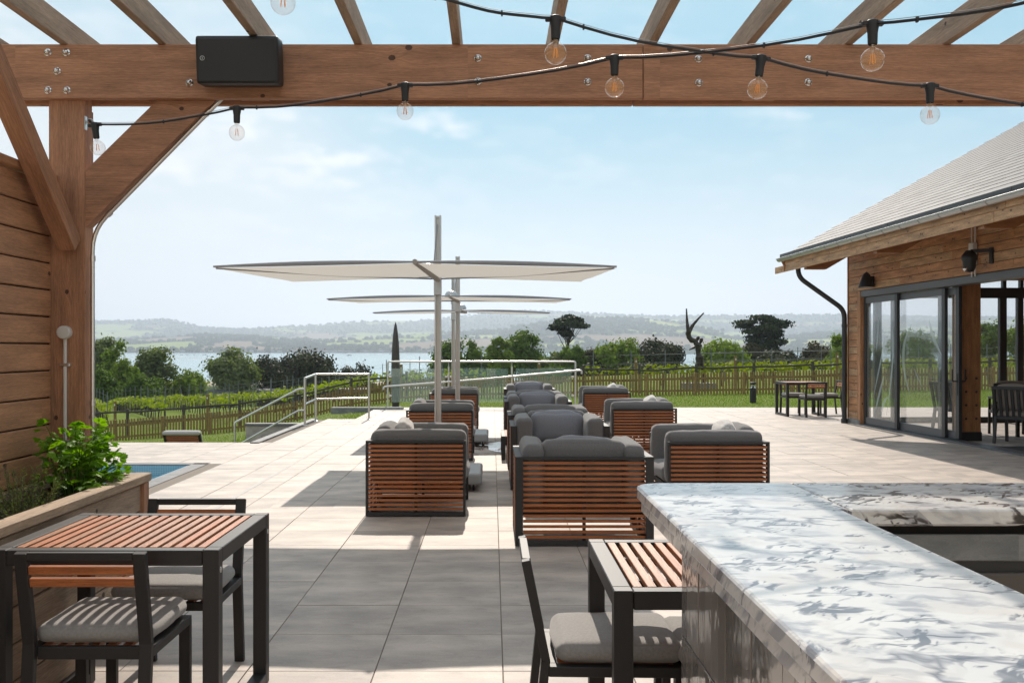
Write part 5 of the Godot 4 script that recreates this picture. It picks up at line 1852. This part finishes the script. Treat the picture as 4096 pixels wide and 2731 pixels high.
# two figures cast in bronze: one continuous mesh from tapered bones
func statue() -> void:
	var o := thing("bronze_statue", P(9.3, 44.5, land(9.3, 44.5)), 0.0, "dark bronze statue of two acrobats, one held upside down, beyond the picket fence", "statue")
	pbox(o, "plinth", Vector3(-0.1, 0.10, 0), Vector3(1.4, 0.30, 1.1), M.stone, 0.01)
	var s := 0.00384
	var J := func(x: float, y: float, z: float) -> Vector3: return Vector3((x - 556.0) * s, 0.25 + (985.0 - y) * s, z)
	var bones := []
	# lower figure
	for q in [
		[535, 985, 0.06, 534, 880, 0.02, 0.045, 0.062], [534, 880, 0.02, 532, 790, 0.05, 0.06, 0.085], [532, 790, 0.05, 530, 690, 0.02, 0.08, 0.115],
		[595, 985, -0.04, 588, 880, -0.05, 0.045, 0.062], [588, 880, -0.05, 580, 790, -0.02, 0.06, 0.085], [580, 790, -0.02, 562, 690, -0.02, 0.08, 0.115],
		[530, 690, 0.02, 562, 690, -0.02, 0.12, 0.12], [546, 690, 0, 530, 635, 0, 0.13, 0.10], [530, 635, 0, 532, 580, 0, 0.10, 0.13], [510, 562, 0.05, 556, 556, -0.05, 0.10, 0.10], [532, 600, 0, 534, 560, 0, 0.13, 0.12],
		[540, 555, 0, 556, 520, 0, 0.06, 0.055], [565, 500, 0, 570, 482, 0, 0.085, 0.085],
		[505, 562, 0.10, 470, 578, 0.14, 0.055, 0.05], [470, 578, 0.14, 425, 600, 0.12, 0.045, 0.03],
		[556, 556, -0.06, 520, 545, 0.20, 0.055, 0.05], [520, 545, 0.20, 480, 520, 0.16, 0.045, 0.04],
		# upper figure, head down
		[525, 470, 0.06, 528, 460, 0.06, 0.085, 0.08], [515, 490, 0.04, 500, 500, 0.02, 0.06, 0.07], [500, 500, 0.02, 455, 490, 0, 0.12, 0.12], [455, 490, 0, 425, 455, 0, 0.12, 0.11], [425, 455, 0, 415, 410, 0, 0.11, 0.12], [415, 410, 0, 424, 385, 0, 0.12, 0.11],
		[415, 390, 0.05, 405, 320, 0.05, 0.10, 0.08], [405, 320, 0.05, 400, 255, 0.02, 0.075, 0.06], [400, 255, 0.02, 397, 175, 0, 0.06, 0.038], [397, 175, 0, 393, 128, 0.04, 0.036, 0.034],
		[430, 390, -0.04, 465, 325, -0.06, 0.10, 0.08], [465, 325, -0.06, 505, 275, -0.06, 0.075, 0.06], [505, 275, -0.06, 562, 210, -0.03, 0.06, 0.038], [562, 210, -0.03, 592, 176, 0.02, 0.036, 0.036],
		[500, 505, 0.08, 530, 530, 0.14, 0.05, 0.045], [530, 530, 0.14, 560, 545, 0.04, 0.042, 0.035], [485, 505, -0.08, 500, 535, -0.16, 0.05, 0.045], [500, 535, -0.16, 550, 548, -0.12, 0.042, 0.035],
	]:
		bones.append([J.call(q[0], q[1], q[2]), J.call(q[3], q[4], q[5]), q[6] * 0.95, q[7] * 0.95])
	part(o, "figures", nets(bones, 0.021, 0.028, M.bronze))

func nets(bones: Array, cell: float, blend: float, mat_: Material) -> ArrayMesh:
	var val := {}
	for b in bones:
		var A: Vector3 = b[0]
		var E: Vector3 = b[1]
		var rm: float = maxf(b[2], b[3]) + 2.2 * cell + blend
		var lo := A.min(E) - Vector3.ONE * rm
		var hi := A.max(E) + Vector3.ONE * rm
		var ab := E - A
		var ll := maxf(ab.length_squared(), 1e-9)
		for i in range(floori(lo.x / cell), ceili(hi.x / cell) + 1):
			for j in range(floori(lo.y / cell), ceili(hi.y / cell) + 1):
				for k in range(floori(lo.z / cell), ceili(hi.z / cell) + 1):
					var p := Vector3(i, j, k) * cell
					var t := clampf((p - A).dot(ab) / ll, 0.0, 1.0)
					var f: float = (p - A - ab * t).length() - lerpf(b[2], b[3], t)
					var key := Vector3i(i, j, k)
					if val.has(key):
						var g: float = val[key]
						var h := maxf(blend - absf(g - f), 0.0) / blend
						val[key] = minf(f, g) - h * h * blend * 0.25
					else: val[key] = f
	var vid := {}
	var m := MB.new()
	var corners := []
	for c in 8: corners.append(Vector3i(c & 1, (c >> 1) & 1, (c >> 2) & 1))
	var edges := [[0, 1], [2, 3], [4, 5], [6, 7], [0, 2], [1, 3], [4, 6], [5, 7], [0, 4], [1, 5], [2, 6], [3, 7]]
	for key in val:
		var vs := []
		var neg := 0
		var ok := true
		for c in corners:
			var f = val.get(key + c)
			if f == null:
				ok = false
				break
			vs.append(f)
			if f < 0.0: neg += 1
		if not ok or neg == 0 or neg == 8: continue
		var sum := Vector3.ZERO
		var cnt := 0
		for e in edges:
			var fa: float = vs[e[0]]
			var fb: float = vs[e[1]]
			if (fa < 0.0) != (fb < 0.0):
				sum += Vector3(corners[e[0]]).lerp(Vector3(corners[e[1]]), fa / (fa - fb))
				cnt += 1
		var grad := Vector3(vs[1] + vs[3] + vs[5] + vs[7] - vs[0] - vs[2] - vs[4] - vs[6], vs[2] + vs[3] + vs[6] + vs[7] - vs[0] - vs[1] - vs[4] - vs[5], vs[4] + vs[5] + vs[6] + vs[7] - vs[0] - vs[1] - vs[2] - vs[3])
		vid[key] = m.v.size()
		m.v.append((Vector3(key) + sum / cnt) * cell)
		m.n.append(grad.normalized())
		m.uv.append(Vector2.ZERO)
		m.c.append(Color.WHITE)
	for key in vid:
		for ax in 3:
			var d := Vector3i.ZERO
			d[ax] = 1
			var u := Vector3i.ZERO
			u[(ax + 1) % 3] = 1
			var w := Vector3i.ZERO
			w[(ax + 2) % 3] = 1
			var f0 = val.get(key)
			var f1 = val.get(key + d)
			if f0 == null or f1 == null or (f0 < 0.0) == (f1 < 0.0): continue
			if not (vid.has(key - u) and vid.has(key - w) and vid.has(key - u - w)): continue
			var a: int = vid[key]
			var b: int = vid[key - u]
			var c: int = vid[key - u - w]
			var e: int = vid[key - w]
			if f0 < 0.0: m.ix.append_array(PackedInt32Array([a, c, b, a, e, c]))
			else: m.ix.append_array(PackedInt32Array([a, b, c, a, c, e]))
	return m.done(mat_)

func ordinal(k: int) -> String:
	return ["first", "second", "third", "fourth", "fifth", "sixth", "seventh", "eighth", "ninth", "tenth", "eleventh", "twelfth", "thirteenth", "fourteenth", "fifteenth", "sixteenth", "seventeenth", "eighteenth", "nineteenth", "twentieth"][k]

# ---------------------------------------------------------------- trees
func tree(called: String, x: float, d: float, h: float, w: float, kind: String, c1: Color, c2: Color, label: String, leaves := 5200, trunk := 0.22) -> void:
	var y := land(x, d)
	var o := thing(called, P(x, d, y), rng.randf() * TAU * 0.0, label, "tree", "trees between vineyard and water")
	var tm := MB.new()
	var wood_top := h * (0.62 if kind != "pine" else 0.86)
	var lean := Vector3(0.04 * h * rng.randfn(), 0, 0.04 * h * rng.randfn())
	var tp := []
	var tr := []
	for i in 7:
		var t := i / 6.0
		tp.append(Vector3(0, -0.3, 0) + Vector3(0, (wood_top + 0.3) * t, 0) + lean * t * t + Vector3(0.012 * h * sin(t * 7.0 + x), 0, 0.0))
		tr.append(h * 0.024 * (1.0 - 0.72 * t) + (0.012 * h if i == 0 else 0.0))
	tm.tube(tp, tr, 8)
	var m := MB.new()
	var cl := []
	var nclump := 46
	if kind == "pine": nclump = 22
	if kind == "cedar": nclump = 42
	var cn := noise(int(absf(x) * 10.0) + 3, 1.0, 2)
	for k in nclump:
		var p := Vector3.ZERO
		var sz := 1.0
		if kind == "pine":
			var a := rng.randf() * TAU
			var rr := sqrt(rng.randf())
			p = Vector3(cos(a) * rr * w * 0.45, h * (0.945 - 0.15 * rr * rr + 0.02 * rng.randfn()), sin(a) * rr * w * 0.45)
			if k < 3: p = Vector3(p.x * 0.7, h * (0.70 + 0.03 * k), p.z * 0.7)
			sz = w * 0.115
		elif kind == "cedar":
			var lv := floorf(k / 5.0) / 8.0
			var a := k * 2.4 + rng.randf()
			var rr: float = (0.42 + 0.58 * smoothstep(0.0, 0.75, lv)) * (0.35 + 0.65 * rng.randf())
			p = Vector3(cos(a) * rr * w * 0.47, h * (0.30 + 0.67 * lv) + 0.02 * h * rng.randfn(), sin(a) * rr * w * 0.47)
			sz = w * 0.13
		else:
			var v := Vector3(rng.randfn(), rng.randfn(), rng.randfn()).normalized()
			var rr := pow(rng.randf(), 0.45)
			var bump := 1.0 + 0.25 * cn.get_noise_3d(v.x * 1.5, v.y * 1.5, v.z * 1.5)
			if kind == "column": bump *= 0.9
			p = Vector3(v.x * w * 0.46, v.y * h * 0.44, v.z * w * 0.46) * rr * bump + Vector3(0, h * 0.52, 0) + lean * 0.6
			if kind == "round" and p.y < h * 0.18: p.y = h * (0.10 + 0.15 * rng.randf())
			sz = w * (0.10 + 0.05 * rng.randf())
		cl.append([p, sz, rng.randf()])
		# limb towards the clump
		if kind == "pine" or kind == "cedar" or k % 3 == 0:
			var ti := clampi(int(6.0 * clampf(p.y / wood_top * (0.72 if kind != "cedar" else 0.95), 0.15, 1.0)), 1, 6)
			var s: Vector3 = tp[ti]
			var mid := s.lerp(p, 0.5) + Vector3(0, (-0.02 if kind != "cedar" else 0.03) * h, 0)
			tm.tube([s, mid, p], [tr[ti] * 0.55, tr[ti] * 0.36, tr[ti] * 0.12], 5, false)
	part(o, "trunk", tm.done(M.bark))
	var per := int(leaves * 2.1 / float(nclump))
	for q in cl:
		var ce: Vector3 = q[0]
		var sz: float = q[1]
		for k in per:
			var v := Vector3(rng.randfn(), rng.randfn(), rng.randfn())
			if kind == "pine": v.y *= 0.34
			if kind == "cedar": v.y *= 0.22
			var p := ce + v * sz * 0.62
			if p.y < 0.05: p.y = 0.05 + 0.4 * rng.randf()
			var outw := (p - Vector3(0, h * 0.42, 0)).normalized()
			var nn := (outw * 0.7 + v.normalized() * 0.5 + Vector3(rng.randfn(), rng.randfn(), rng.randfn()) * 0.55).normalized()
			var xx := nn.cross(Vector3(rng.randfn(), rng.randfn(), rng.randfn())).normalized() * trunk * (0.55 + 0.8 * rng.randf())
			m.col = c1.lerp(c2, clampf(0.55 * q[2] + 0.5 * rng.randf(), 0.0, 1.0))
			m.leaf(p, xx, nn.cross(xx) * 0.8, nn)
	part(o, "crown", m.done(M.needle if kind in ["pine", "cedar", "round"] else M.leaf))

func make_trees() -> void:
	var oak := [Color(0.060, 0.105, 0.014), Color(0.150, 0.215, 0.030)]
	var fresh := [Color(0.11, 0.165, 0.018), Color(0.235, 0.30, 0.045)]
	var willow := [Color(0.105, 0.135, 0.050), Color(0.215, 0.245, 0.105)]
	var holm := [Color(0.026, 0.032, 0.014), Color(0.070, 0.074, 0.034)]
	var brown := [Color(0.055, 0.050, 0.028), Color(0.110, 0.095, 0.050)]
	var pine := [Color(0.018, 0.030, 0.014), Color(0.050, 0.066, 0.030)]
	# [name, x, distance, top above the terrace, width, kind, colours, label, leaves], metres
	var list := [
		["willow_tree", -55.1, 140.0, 4.1, 4.9, "broad", willow, "tall grey green willow just right of the pergola post", 5200],
		["oak_tree", -48.1, 128.0, 2.4, 4.5, "broad", fresh, "yellow green oak in front of the tall willow", 5200],
		["willow_tree", -46.9, 136.0, 1.9, 6.1, "broad", willow, "feathery grey green willow right of the yellow green oak", 5200],
		["bush", -46.4, 118.0, -0.7, 3.0, "broad", oak, "dark green bush at the foot of the left trees", 3400],
		["bush", -43.2, 124.0, -1.8, 5.0, "broad", oak, "dark green bush between the left oak and the sheds", 3400],
		["poplar_tree", -42.5, 140.0, -1.5, 5.3, "broad", fresh, "small fresh green tree behind the leftmost shed", 4200],
		["poplar_tree", -41.1, 155.0, 1.4, 7.7, "broad", willow, "rounded grey green poplar before the estuary", 6000],
		["holm_oak", -35.6, 165.0, 0.5, 10.3, "round", holm, "dark holm oak right of the grey green poplar", 6500],
		["holm_oak", -29.0, 160.0, 1.0, 9.4, "round", holm, "largest dark holm oak left of the stone spike", 6500],
		["holm_oak", -23.8, 170.0, -1.4, 6.8, "round", holm, "lower dark holm oak running down towards the stone spike", 5000],
		["bush", -13.7, 120.0, -2.6, 2.7, "broad", willow, "pale green bush beside the stone spike", 2600],
		["bush", -14.9, 175.0, -3.1, 7.9, "round", brown, "brownish thicket behind the glass balustrade", 3600],
		["oak_tree", -7.5, 165.0, 3.6, 6.8, "broad", oak, "dark oak behind the parasol masts", 5200],
		["oak_tree", -3.0, 160.0, 3.2, 5.2, "broad", oak, "green oak just right of the parasol masts", 5200],
		["ash_tree", 0.6, 150.0, 3.7, 3.8, "broad", fresh, "light green ash above the farthest armchairs", 4600],
		["oak_tree", 5.4, 160.0, 4.3, 7.0, "broad", oak, "dark green oak left of the lone pine", 6000],
		["bush", 9.4, 150.0, 0.9, 4.5, "broad", willow, "pale hawthorn bush under the lone pine", 3600],
		["pine_tree", 13.1, 170.0, 7.5, 6.1, "pine", pine, "lone umbrella pine rising above the other trees", 6500],
		["oak_tree", 12.4, 150.0, 1.9, 4.7, "broad", oak, "low dark oak at the foot of the lone pine", 4600],
		["oak_tree", 15.8, 150.0, 1.5, 4.5, "broad", brown, "olive brown oak right of the lone pine", 4600],
		["oak_tree", 19.0, 146.0, 2.8, 6.4, "broad", fresh, "fresh green oak left of the dark round holm oak", 6000],
		["holm_oak", 25.0, 148.0, 2.6, 6.9, "round", holm, "dark round holm oak left of the bronze statue", 6500],
		["bush", 7.9, 125.0, -1.2, 5.0, "broad", oak, "dark bush behind the balustrade below the pine", 3600],
		["bush", 12.4, 122.0, -1.4, 5.2, "round", holm, "dark hedge bush right of the balustrade", 3600],
		["bush", 19.0, 126.0, -1.8, 8.2, "round", holm, "long dark hedge bush under the round holm oak", 4600],
		["oak_tree", 32.3, 140.0, 2.2, 6.5, "broad", fresh, "fresh green oak right of the bronze statue", 5600],
		["oak_tree", 41.8, 160.0, 2.5, 4.0, "broad", brown, "brownish oak left of the big cypress", 4200],
		["cypress_tree", 45.2, 165.0, 6.9, 8.3, "cedar", pine, "big dark flat-topped cypress near the pavilion", 9000],
		["bush", 40.4, 140.0, 0.6, 5.6, "round", holm, "dark bush at the foot of the big cypress", 4200],
		["oak_tree", 42.7, 130.0, 1.9, 4.1, "round", brown, "dark olive tree between the cypress and the pavilion", 4600],
		["oak_tree", 39.1, 110.0, 3.0, 4.1, "broad", fresh, "bright green oak cut off by the pavilion corner", 5200],
		["oak_tree", 42.4, 100.0, 3.1, 5.0, "broad", oak, "green oak seen through the second glass door", 5200],
		["oak_tree", 47.2, 95.0, 3.8, 3.8, "broad", oak, "dark green oak seen through the open doors", 5200],
		["oak_tree", 48.6, 90.0, 4.3, 4.5, "broad", fresh, "fresh green oak at the right picture edge behind the far glass", 5200],
	]
	for q in list:
		tree(q[0], q[1], q[2], q[3] - land(q[1], q[2]), q[4], q[5], q[6][0], q[6][1], q[7], q[8], clampf(0.0014 * q[2], 0.11, 0.23))

# ---------------------------------------------------------------- far shore: houses and boats
func make_shore() -> void:
	var walls := [Color(0.66, 0.64, 0.60), Color(0.58, 0.55, 0.50), Color(0.55, 0.60, 0.66), Color(0.50, 0.42, 0.36), Color(0.70, 0.68, 0.66)]
	var names := ["white", "cream", "pale blue", "buff", "bright white"]
	var roofs := [Color(0.10, 0.09, 0.09), Color(0.18, 0.11, 0.08), Color(0.13, 0.13, 0.14)]
	var xs := []
	var seen := [0, 0, 0, 0, 0]
	for p in [-1353, -1318, -1289, -1276, -1260, -1225, -1210, -1184, -1157, -1132, -1109, -1072, -1044, -1009, -975, -941, -906, -870, -833, -782, -761, -741, -720, -699, -679, -658, -638, -617, -596, -576, -555, -535, -514, -493, -473, -452, -432, -411, -362, -264, -252]: xs.append(p)
	for k in xs.size():
		var d := 3895.0 + (k % 3) * 22.0
		var x: float = xs[k]
		var wk := (k * 7) % 5
		seen[wk] += 1
		var w := 13.0 + 6.0 * rng.randf()
		if k >= 19: w = 19.5
		var h := 6.0 + 4.0 * rng.randf()
		var o := thing("house", P(x, d, SEA_Y - 0.2), 0.0, "tiny %s house on the far shore, %s %s one from the left" % [names[wk], ordinal(seen[wk] - 1), names[wk]], "house", "houses of the village across the estuary")
		var m := MB.new()
		m.col = walls[wk]
		m.box(Vector3(0, h / 2, 0), Vector3(w, h, 8))
		part(o, "wall", m.done(M.tint))
		m = MB.new()
		m.col = roofs[k % 3]
		m.prism(PackedVector2Array([Vector2(-4.6, h), Vector2(4.6, h), Vector2(0, h + 4.0)]), Vector3.ZERO, Basis(Vector3(0, 0, 1), Vector3.UP, Vector3(-1, 0, 0)), w + 0.6)
		m.box(Vector3(w * 0.4, h + 3.6, 0), Vector3(1.2, 2.4, 1.2))
		part(o, "roof", m.done(M.tint))
		var wn := MB.new()
		wn.box(Vector3.ZERO, Vector3(1.6, 1.9, 0.1))
		var wm := wn.done(M.frame)
		for s in [-0.3, 0.0, 0.3]: part(o, "window", wm, Vector3(w * s, h * 0.6, 4.05))
	# church tower
	var ct := thing("church_tower", P(-1019.0, 3930, SEA_Y), 0.0, "grey square church tower in the village across the estuary", "tower")
	pbox(ct, "tower_wall", Vector3(0, 15, 0), Vector3(9, 30, 9), M.stone)
	for s in [-3.6, 0.0, 3.6]: pbox(ct, "battlement", Vector3(s, 30.8, 4.0), Vector3(1.8, 1.6, 1.0), M.stone)
	# sea wall
	var sw := thing("sea_wall", P(-560, 3872, SEA_Y), 0.0, "dark sea wall running along the far shore", "wall")
	for k in 26: pbox(sw, "wall_panel", Vector3(-950 + 70.0 * k, 1.6, 0), Vector3(69.8, 4.6, 4), M.old)
	var boats := [[-629, 1873, 7.0], [-762, 2378, 8.9], [-812, 2576, 8.4], [-787, 2523, 7.6], [-790, 2576, 9.0], [-810, 2688, 7.4], [-771, 2576, 6.5], [-729, 2523, 10.8], [-667, 2748, 9.7], [-532, 2290, 9.8], [-575, 2576, 6.5], [-628, 2944, 5.9], [-495, 3342, 11.7], [-329, 2290, 12.6], [-345, 3342, 15.1], [-302, 2944, 7.4], [168, 3254, 13.1], [1005, 3254, 11.4]]
	for k in boats.size():
		var b: Array = boats[k]
		var l: float = b[2]
		var o := thing("boat", P(b[0], b[1], SEA_Y - 0.2), 0.15 * rng.randfn(), "small moored boat on the estuary, %s counted from the left" % ordinal(k), "boat", "boats moored on the estuary")
		var m := MB.new()
		m.prism(PackedVector2Array([Vector2(-l * 0.42, 0), Vector2(l * 0.38, 0), Vector2(l * 0.5, l * 0.13), Vector2(-l * 0.48, l * 0.11)]), Vector3.ZERO, Basis.IDENTITY, l * 0.25)
		part(o, "hull", m.done(M.black if k % 3 == 0 else (M.old if k % 3 == 1 else M.white_plastic)))
		pbox(o, "cabin", Vector3(-l * 0.08, l * 0.16, 0), Vector3(l * 0.3, l * 0.09, l * 0.16), M.white_plastic)
		ptube(o, "mast", [Vector3(l * 0.08, l * 0.1, 0), Vector3(l * 0.08, l * (0.5 if k % 2 else 0.85), 0)], l * 0.012, M.galv, 5)

# ---------------------------------------------------------------- herbs in the planter
func parsley_leaf(m: MB, at: Vector3, dir: Vector3, nn: Vector3, s: float) -> void:
	# three lobes, each cut again, slightly cupped
	var side := nn.cross(dir).normalized()
	for lobe in [-0.95, 0.0, 0.95]:
		var d: Vector3 = (dir * cos(lobe) + side * sin(lobe))
		var sd := nn.cross(d).normalized()
		var l: float = s * (1.0 if lobe == 0.0 else 0.82)
		var o := at + d * s * 0.10
		var out := [Vector2(0.0, 0.0), Vector2(0.22, 0.20), Vector2(0.40, 0.36), Vector2(0.34, 0.50), Vector2(0.50, 0.66), Vector2(0.34, 0.72), Vector2(0.34, 0.88), Vector2(0.17, 0.84), Vector2(0.0, 1.04)]
		for k in out.size() - 1:
			for sg in [-1.0, 1.0]:
				var a: Vector2 = out[k]
				var b: Vector2 = out[k + 1]
				var cup := func(q: Vector2) -> Vector3: return o + d * q.y * l + sd * sg * q.x * l * 0.95 + nn * (0.22 * l * q.x - 0.20 * l * q.y * q.y)
				m.tri(o + d * a.y * l * 0.0 + d * 0.45 * l - nn * 0.04 * l, cup.call(a), cup.call(b), (nn + sd * sg * -0.3 + d * 0.15).normalized())

func make_planting() -> void:
	# flat-leaved celery herb
	var o := thing("celery_herb", P(-2.17, 5.21, 0.70), 0.0, "bushy bright green flat-leaved herb in the planter by the post", "herb")
	var m := MB.new()
	var st := MB.new()
	for k in 70:
		var a := rng.randf() * TAU
		var out := 0.04 + 0.17 * rng.randf()
		var h := 0.13 + 0.25 * rng.randf()
		if k < 6: h = 0.38 + 0.07 * rng.randf()
		var p0 := Vector3(cos(a) * 0.05, 0, sin(a) * 0.07)
		var p2 := Vector3(cos(a) * out * 0.95, h, sin(a) * out * 1.2)
		if k > 63:
			p2 = Vector3(0.17 + 0.08 * rng.randf(), 0.10 + 0.08 * rng.randf(), 0.14 * rng.randfn())
		var p1 := p0.lerp(p2, 0.5) + Vector3(0, 0.3 * h, 0)
		var pts := []
		var rad := []
		for i in 7:
			var t := i / 6.0
			pts.append(p0.lerp(p1, t).lerp(p1.lerp(p2, t), t))
			rad.append(0.0034 - 0.0018 * t)
		st.col = Color(0.12, 0.22, 0.035)
		st.tube(pts, rad, 5, false)
		for j in 4:
			var base: Vector3 = pts[6] if j == 0 else pts[5 - (j / 2)]
			var dir := Vector3(cos(a + 0.9 * rng.randfn()), 0.25 * rng.randfn() + 0.15, sin(a + 0.9 * rng.randfn())).normalized()
			if j == 0: dir = (pts[6] - pts[4]).normalized() * 0.6 + Vector3(cos(a), 0.0, sin(a)) * 0.5
			dir = dir.normalized()
			var nn := (Vector3.UP + Vector3(rng.randfn(), 0, rng.randfn()) * 0.45)
			nn = (nn - dir * nn.dot(dir)).normalized()
			var tip := base + dir * (0.035 if j else 0.0)
			if j: st.tube([base, tip], [0.0016, 0.0012], 4, false)
			m.col = Color(0.11, 0.25, 0.012).lerp(Color(0.24, 0.42, 0.03), rng.randf())
			parsley_leaf(m, tip, dir, nn, 0.034 + 0.020 * rng.randf())
	part(o, "stems", st.done(M.herb))
	part(o, "leaves", m.done(M.herb))
	# rosemary
	for b in [[-2.165, 4.55, 0.27, "rosemary bush with grey green needles at the left edge of the planter", 34], [-2.20, 4.83, 0.13, "smaller rosemary tuft behind the rosemary bush", 14]]:
		var r := thing("rosemary", P(b[0], b[1], 0.70), 0.0, b[3], "herb", "rosemary in the planter")
		var nm := MB.new()
		var sm := MB.new()
		sm.col = Color(0.10, 0.075, 0.05)
		for k in b[4]:
			var a := rng.randf() * TAU
			var p2 := Vector3(cos(a) * (0.05 + 0.15 * rng.randf()), b[2] * (0.55 + 0.5 * rng.randf()), sin(a) * (0.05 + 0.15 * rng.randf()))
			var p1 := Vector3(p2.x * 0.75, p2.y * 0.35, p2.z * 0.75)
			var prev := Vector3.ZERO
			var pts := []
			var rad := []
			for i in 9:
				var t := i / 8.0
				pts.append(Vector3.ZERO.lerp(p1, t).lerp(p1.lerp(p2, t), t))
				rad.append(0.003 - 0.0018 * t)
			sm.tube(pts, rad, 4, false)
			for j in 62:
				var t := 0.22 + 0.78 * j / 61.0
				var p := Vector3.ZERO.lerp(p1, t).lerp(p1.lerp(p2, t), t)
				var ax := (p1.lerp(p2, t) - Vector3.ZERO.lerp(p1, t)).normalized()
				var rnd := ax.cross(Vector3(rng.randfn(), rng.randfn(), rng.randfn())).normalized()
				var dir := (ax * 0.8 + rnd).normalized()
				var nn := dir.cross(Vector3(rng.randfn(), rng.randfn(), rng.randfn())).normalized()
				nm.col = Color(0.085, 0.115, 0.055).lerp(Color(0.19, 0.215, 0.12), rng.randf())
				nm.leaf(p + dir * 0.011, nn.cross(dir) * 0.0016, dir * 0.011, nn)
		part(r, "stems", sm.done(M.tint))
		part(r, "needles", nm.done(M.leaf))
	# crumbs of soil
	var cm := MB.new()
	for k in 420:
		var p := P(-2.44 + 0.42 * rng.randf(), 3.7 + 1.75 * rng.randf(), 0.715 + 0.012 * rng.randf())
		var s := 0.004 + 0.010 * rng.randf()
		cm.col = Color(0.035, 0.022, 0.015).lerp(Color(0.085, 0.055, 0.035), rng.randf())
		cm.box(p, Vector3(s * 1.4, s, s), Basis(Vector3(rng.randfn(), rng.randfn(), rng.randfn()).normalized(), rng.randf() * TAU))
	var so := part(self, "soil_crumbs", cm.done(M.tint))
	tag(so, "loose dark soil crumbs scattered in the planter", "soil", "", "stuff")

# ---------------------------------------------------------------- string lights
func festoon(label: String, knots: Array, bulbs: Array) -> void:
	# knots: points along the cable; bulbs: [index, tilt]
	var o := thing("string_lights", Vector3.ZERO, 0.0, label, "string lights", "festoon cables with globe bulbs under the pergola")
	var fine := []
	for i in knots.size() - 1:
		var a: Vector3 = knots[i]
		var b: Vector3 = knots[i + 1]
		for k in 8:
			var t := k / 8.0
			fine.append(a.lerp(b, t) - Vector3(0, 0.028 * 4.0 * t * (1.0 - t) * (b - a).length(), 0) + Vector3(0, 0.002 * sin(t * 9.0 + i), 0))
	fine.append(knots[-1])
	ptube(o, "cable", fine, 0.0055, M.rubber, 7)
	var wire := []
	for i in fine.size(): wire.append(fine[i] + Vector3(0, 0.010, 0.0))
	ptube(o, "support_wire", wire, 0.0013, M.galv, 4)
	for i in range(2, fine.size() - 1, 5): ptube(o, "cable_tie", [fine[i] + Vector3(-0.003, 0, 0), fine[i] + Vector3(0.003, 0, 0)], 0.011, M.rubber, 6)
	for q in bulbs:
		var at: Vector3 = knots[q[0]]
		var b := Node3D.new()
		b.name = "bulb"
		o.add_child(b, true)
		b.position = at
		b.rotation.z = q[1]
		var m := MB.new()
		m.lathe(Vector3.ZERO, [Vector2(0.0146, -0.0754), Vector2(0.0164, -0.071), Vector2(0.0173, -0.0355), Vector2(0.0213, -0.0106), Vector2(0.023, 0.0053), Vector2(0.016, 0.0106), Vector2(0.0, 0.0124)], 16)
		m.box(Vector3(0, -0.002, 0), Vector3(0.075, 0.016, 0.020), Basis.IDENTITY, 0.003)
		part(b, "socket", m.done(M.rubber))
		m = MB.new()
		var pr := []
		for k in 19:
			var a := -PI / 2 + PI * 0.93 * k / 18.0
			pr.append(Vector2(0.0404 * cos(a), -0.126 + 0.0404 * sin(a)))
		pr.append(Vector2(0.0133, -0.078))
		m.lathe(Vector3.ZERO, pr, 28)
		part(b, "glass_globe", m.done(M.bulb))
		m = MB.new()
		for k in 4:
			var a := TAU * k / 4.0 + 0.5
			m.tube([Vector3(cos(a) * 0.0053, -0.106, sin(a) * 0.0053), Vector3(cos(a) * 0.0098, -0.140, sin(a) * 0.0098)], [0.0014, 0.0014], 5)
		part(b, "filament", m.done(M.filament))
		m = MB.new()
		m.tube([Vector3(0, -0.075, 0), Vector3(0, -0.105, 0)], [0.006, 0.0035], 8)
		part(b, "stem", m.done(M.glass))

func make_string_lights() -> void:
	# cable from the post hook up to the right; the socket stands one globe above each bulb
	var A := [Vector3(-2.195, 2.751, -5.411), Vector3(-2.153, 2.722, -5.393), Vector3(-1.302, 2.735, -5.074), Vector3(-0.414, 2.761, -4.728), Vector3(0.512, 2.728, -4.169), Vector3(1.315, 2.634, -3.442), Vector3(1.712, 2.563, -2.927)]
	festoon("string of globe bulbs rising from the pergola post to the upper right", A, [[1, 0.12], [2, 0.0], [3, 0.0], [4, 0.0], [5, 0.0]])
	var C := [Vector3(-0.416, 2.714, -3.193), Vector3(-0.162, 2.706, -3.415), Vector3(0.230, 2.708, -3.619), Vector3(1.078, 2.675, -3.992), Vector3(1.872, 2.634, -4.258), Vector3(2.645, 2.604, -4.524)]
	festoon("string of globe bulbs falling from the top centre to the right edge", C, [[2, 0.0], [3, -0.12], [4, 0.0]])
	var D := [Vector3(-0.960, 2.814, -3.016), Vector3(-0.675, 2.752, -3.211), Vector3(-0.396, 2.883, -3.371)]
	festoon("string of globe bulbs above the loudspeaker, one bulb hanging into view", D, [[1, 0.0]])
	var h := thing("wall_hook", Vector3(-2.211, 2.738, -5.428), 0.0, "steel hook plate on the pergola post holding the string lights", "hook")
	pbox(h, "plate", Vector3(-0.006, 0, 0), Vector3(0.006, 0.075, 0.03), M.steel, 0.002)
	var ring := []
	for k in 13: ring.append(Vector3(0.018 + 0.018 * cos(TAU * k / 12.0), 0.005 + 0.018 * sin(TAU * k / 12.0), 0))
	ptube(h, "ring", ring, 0.003, M.steel, 6)
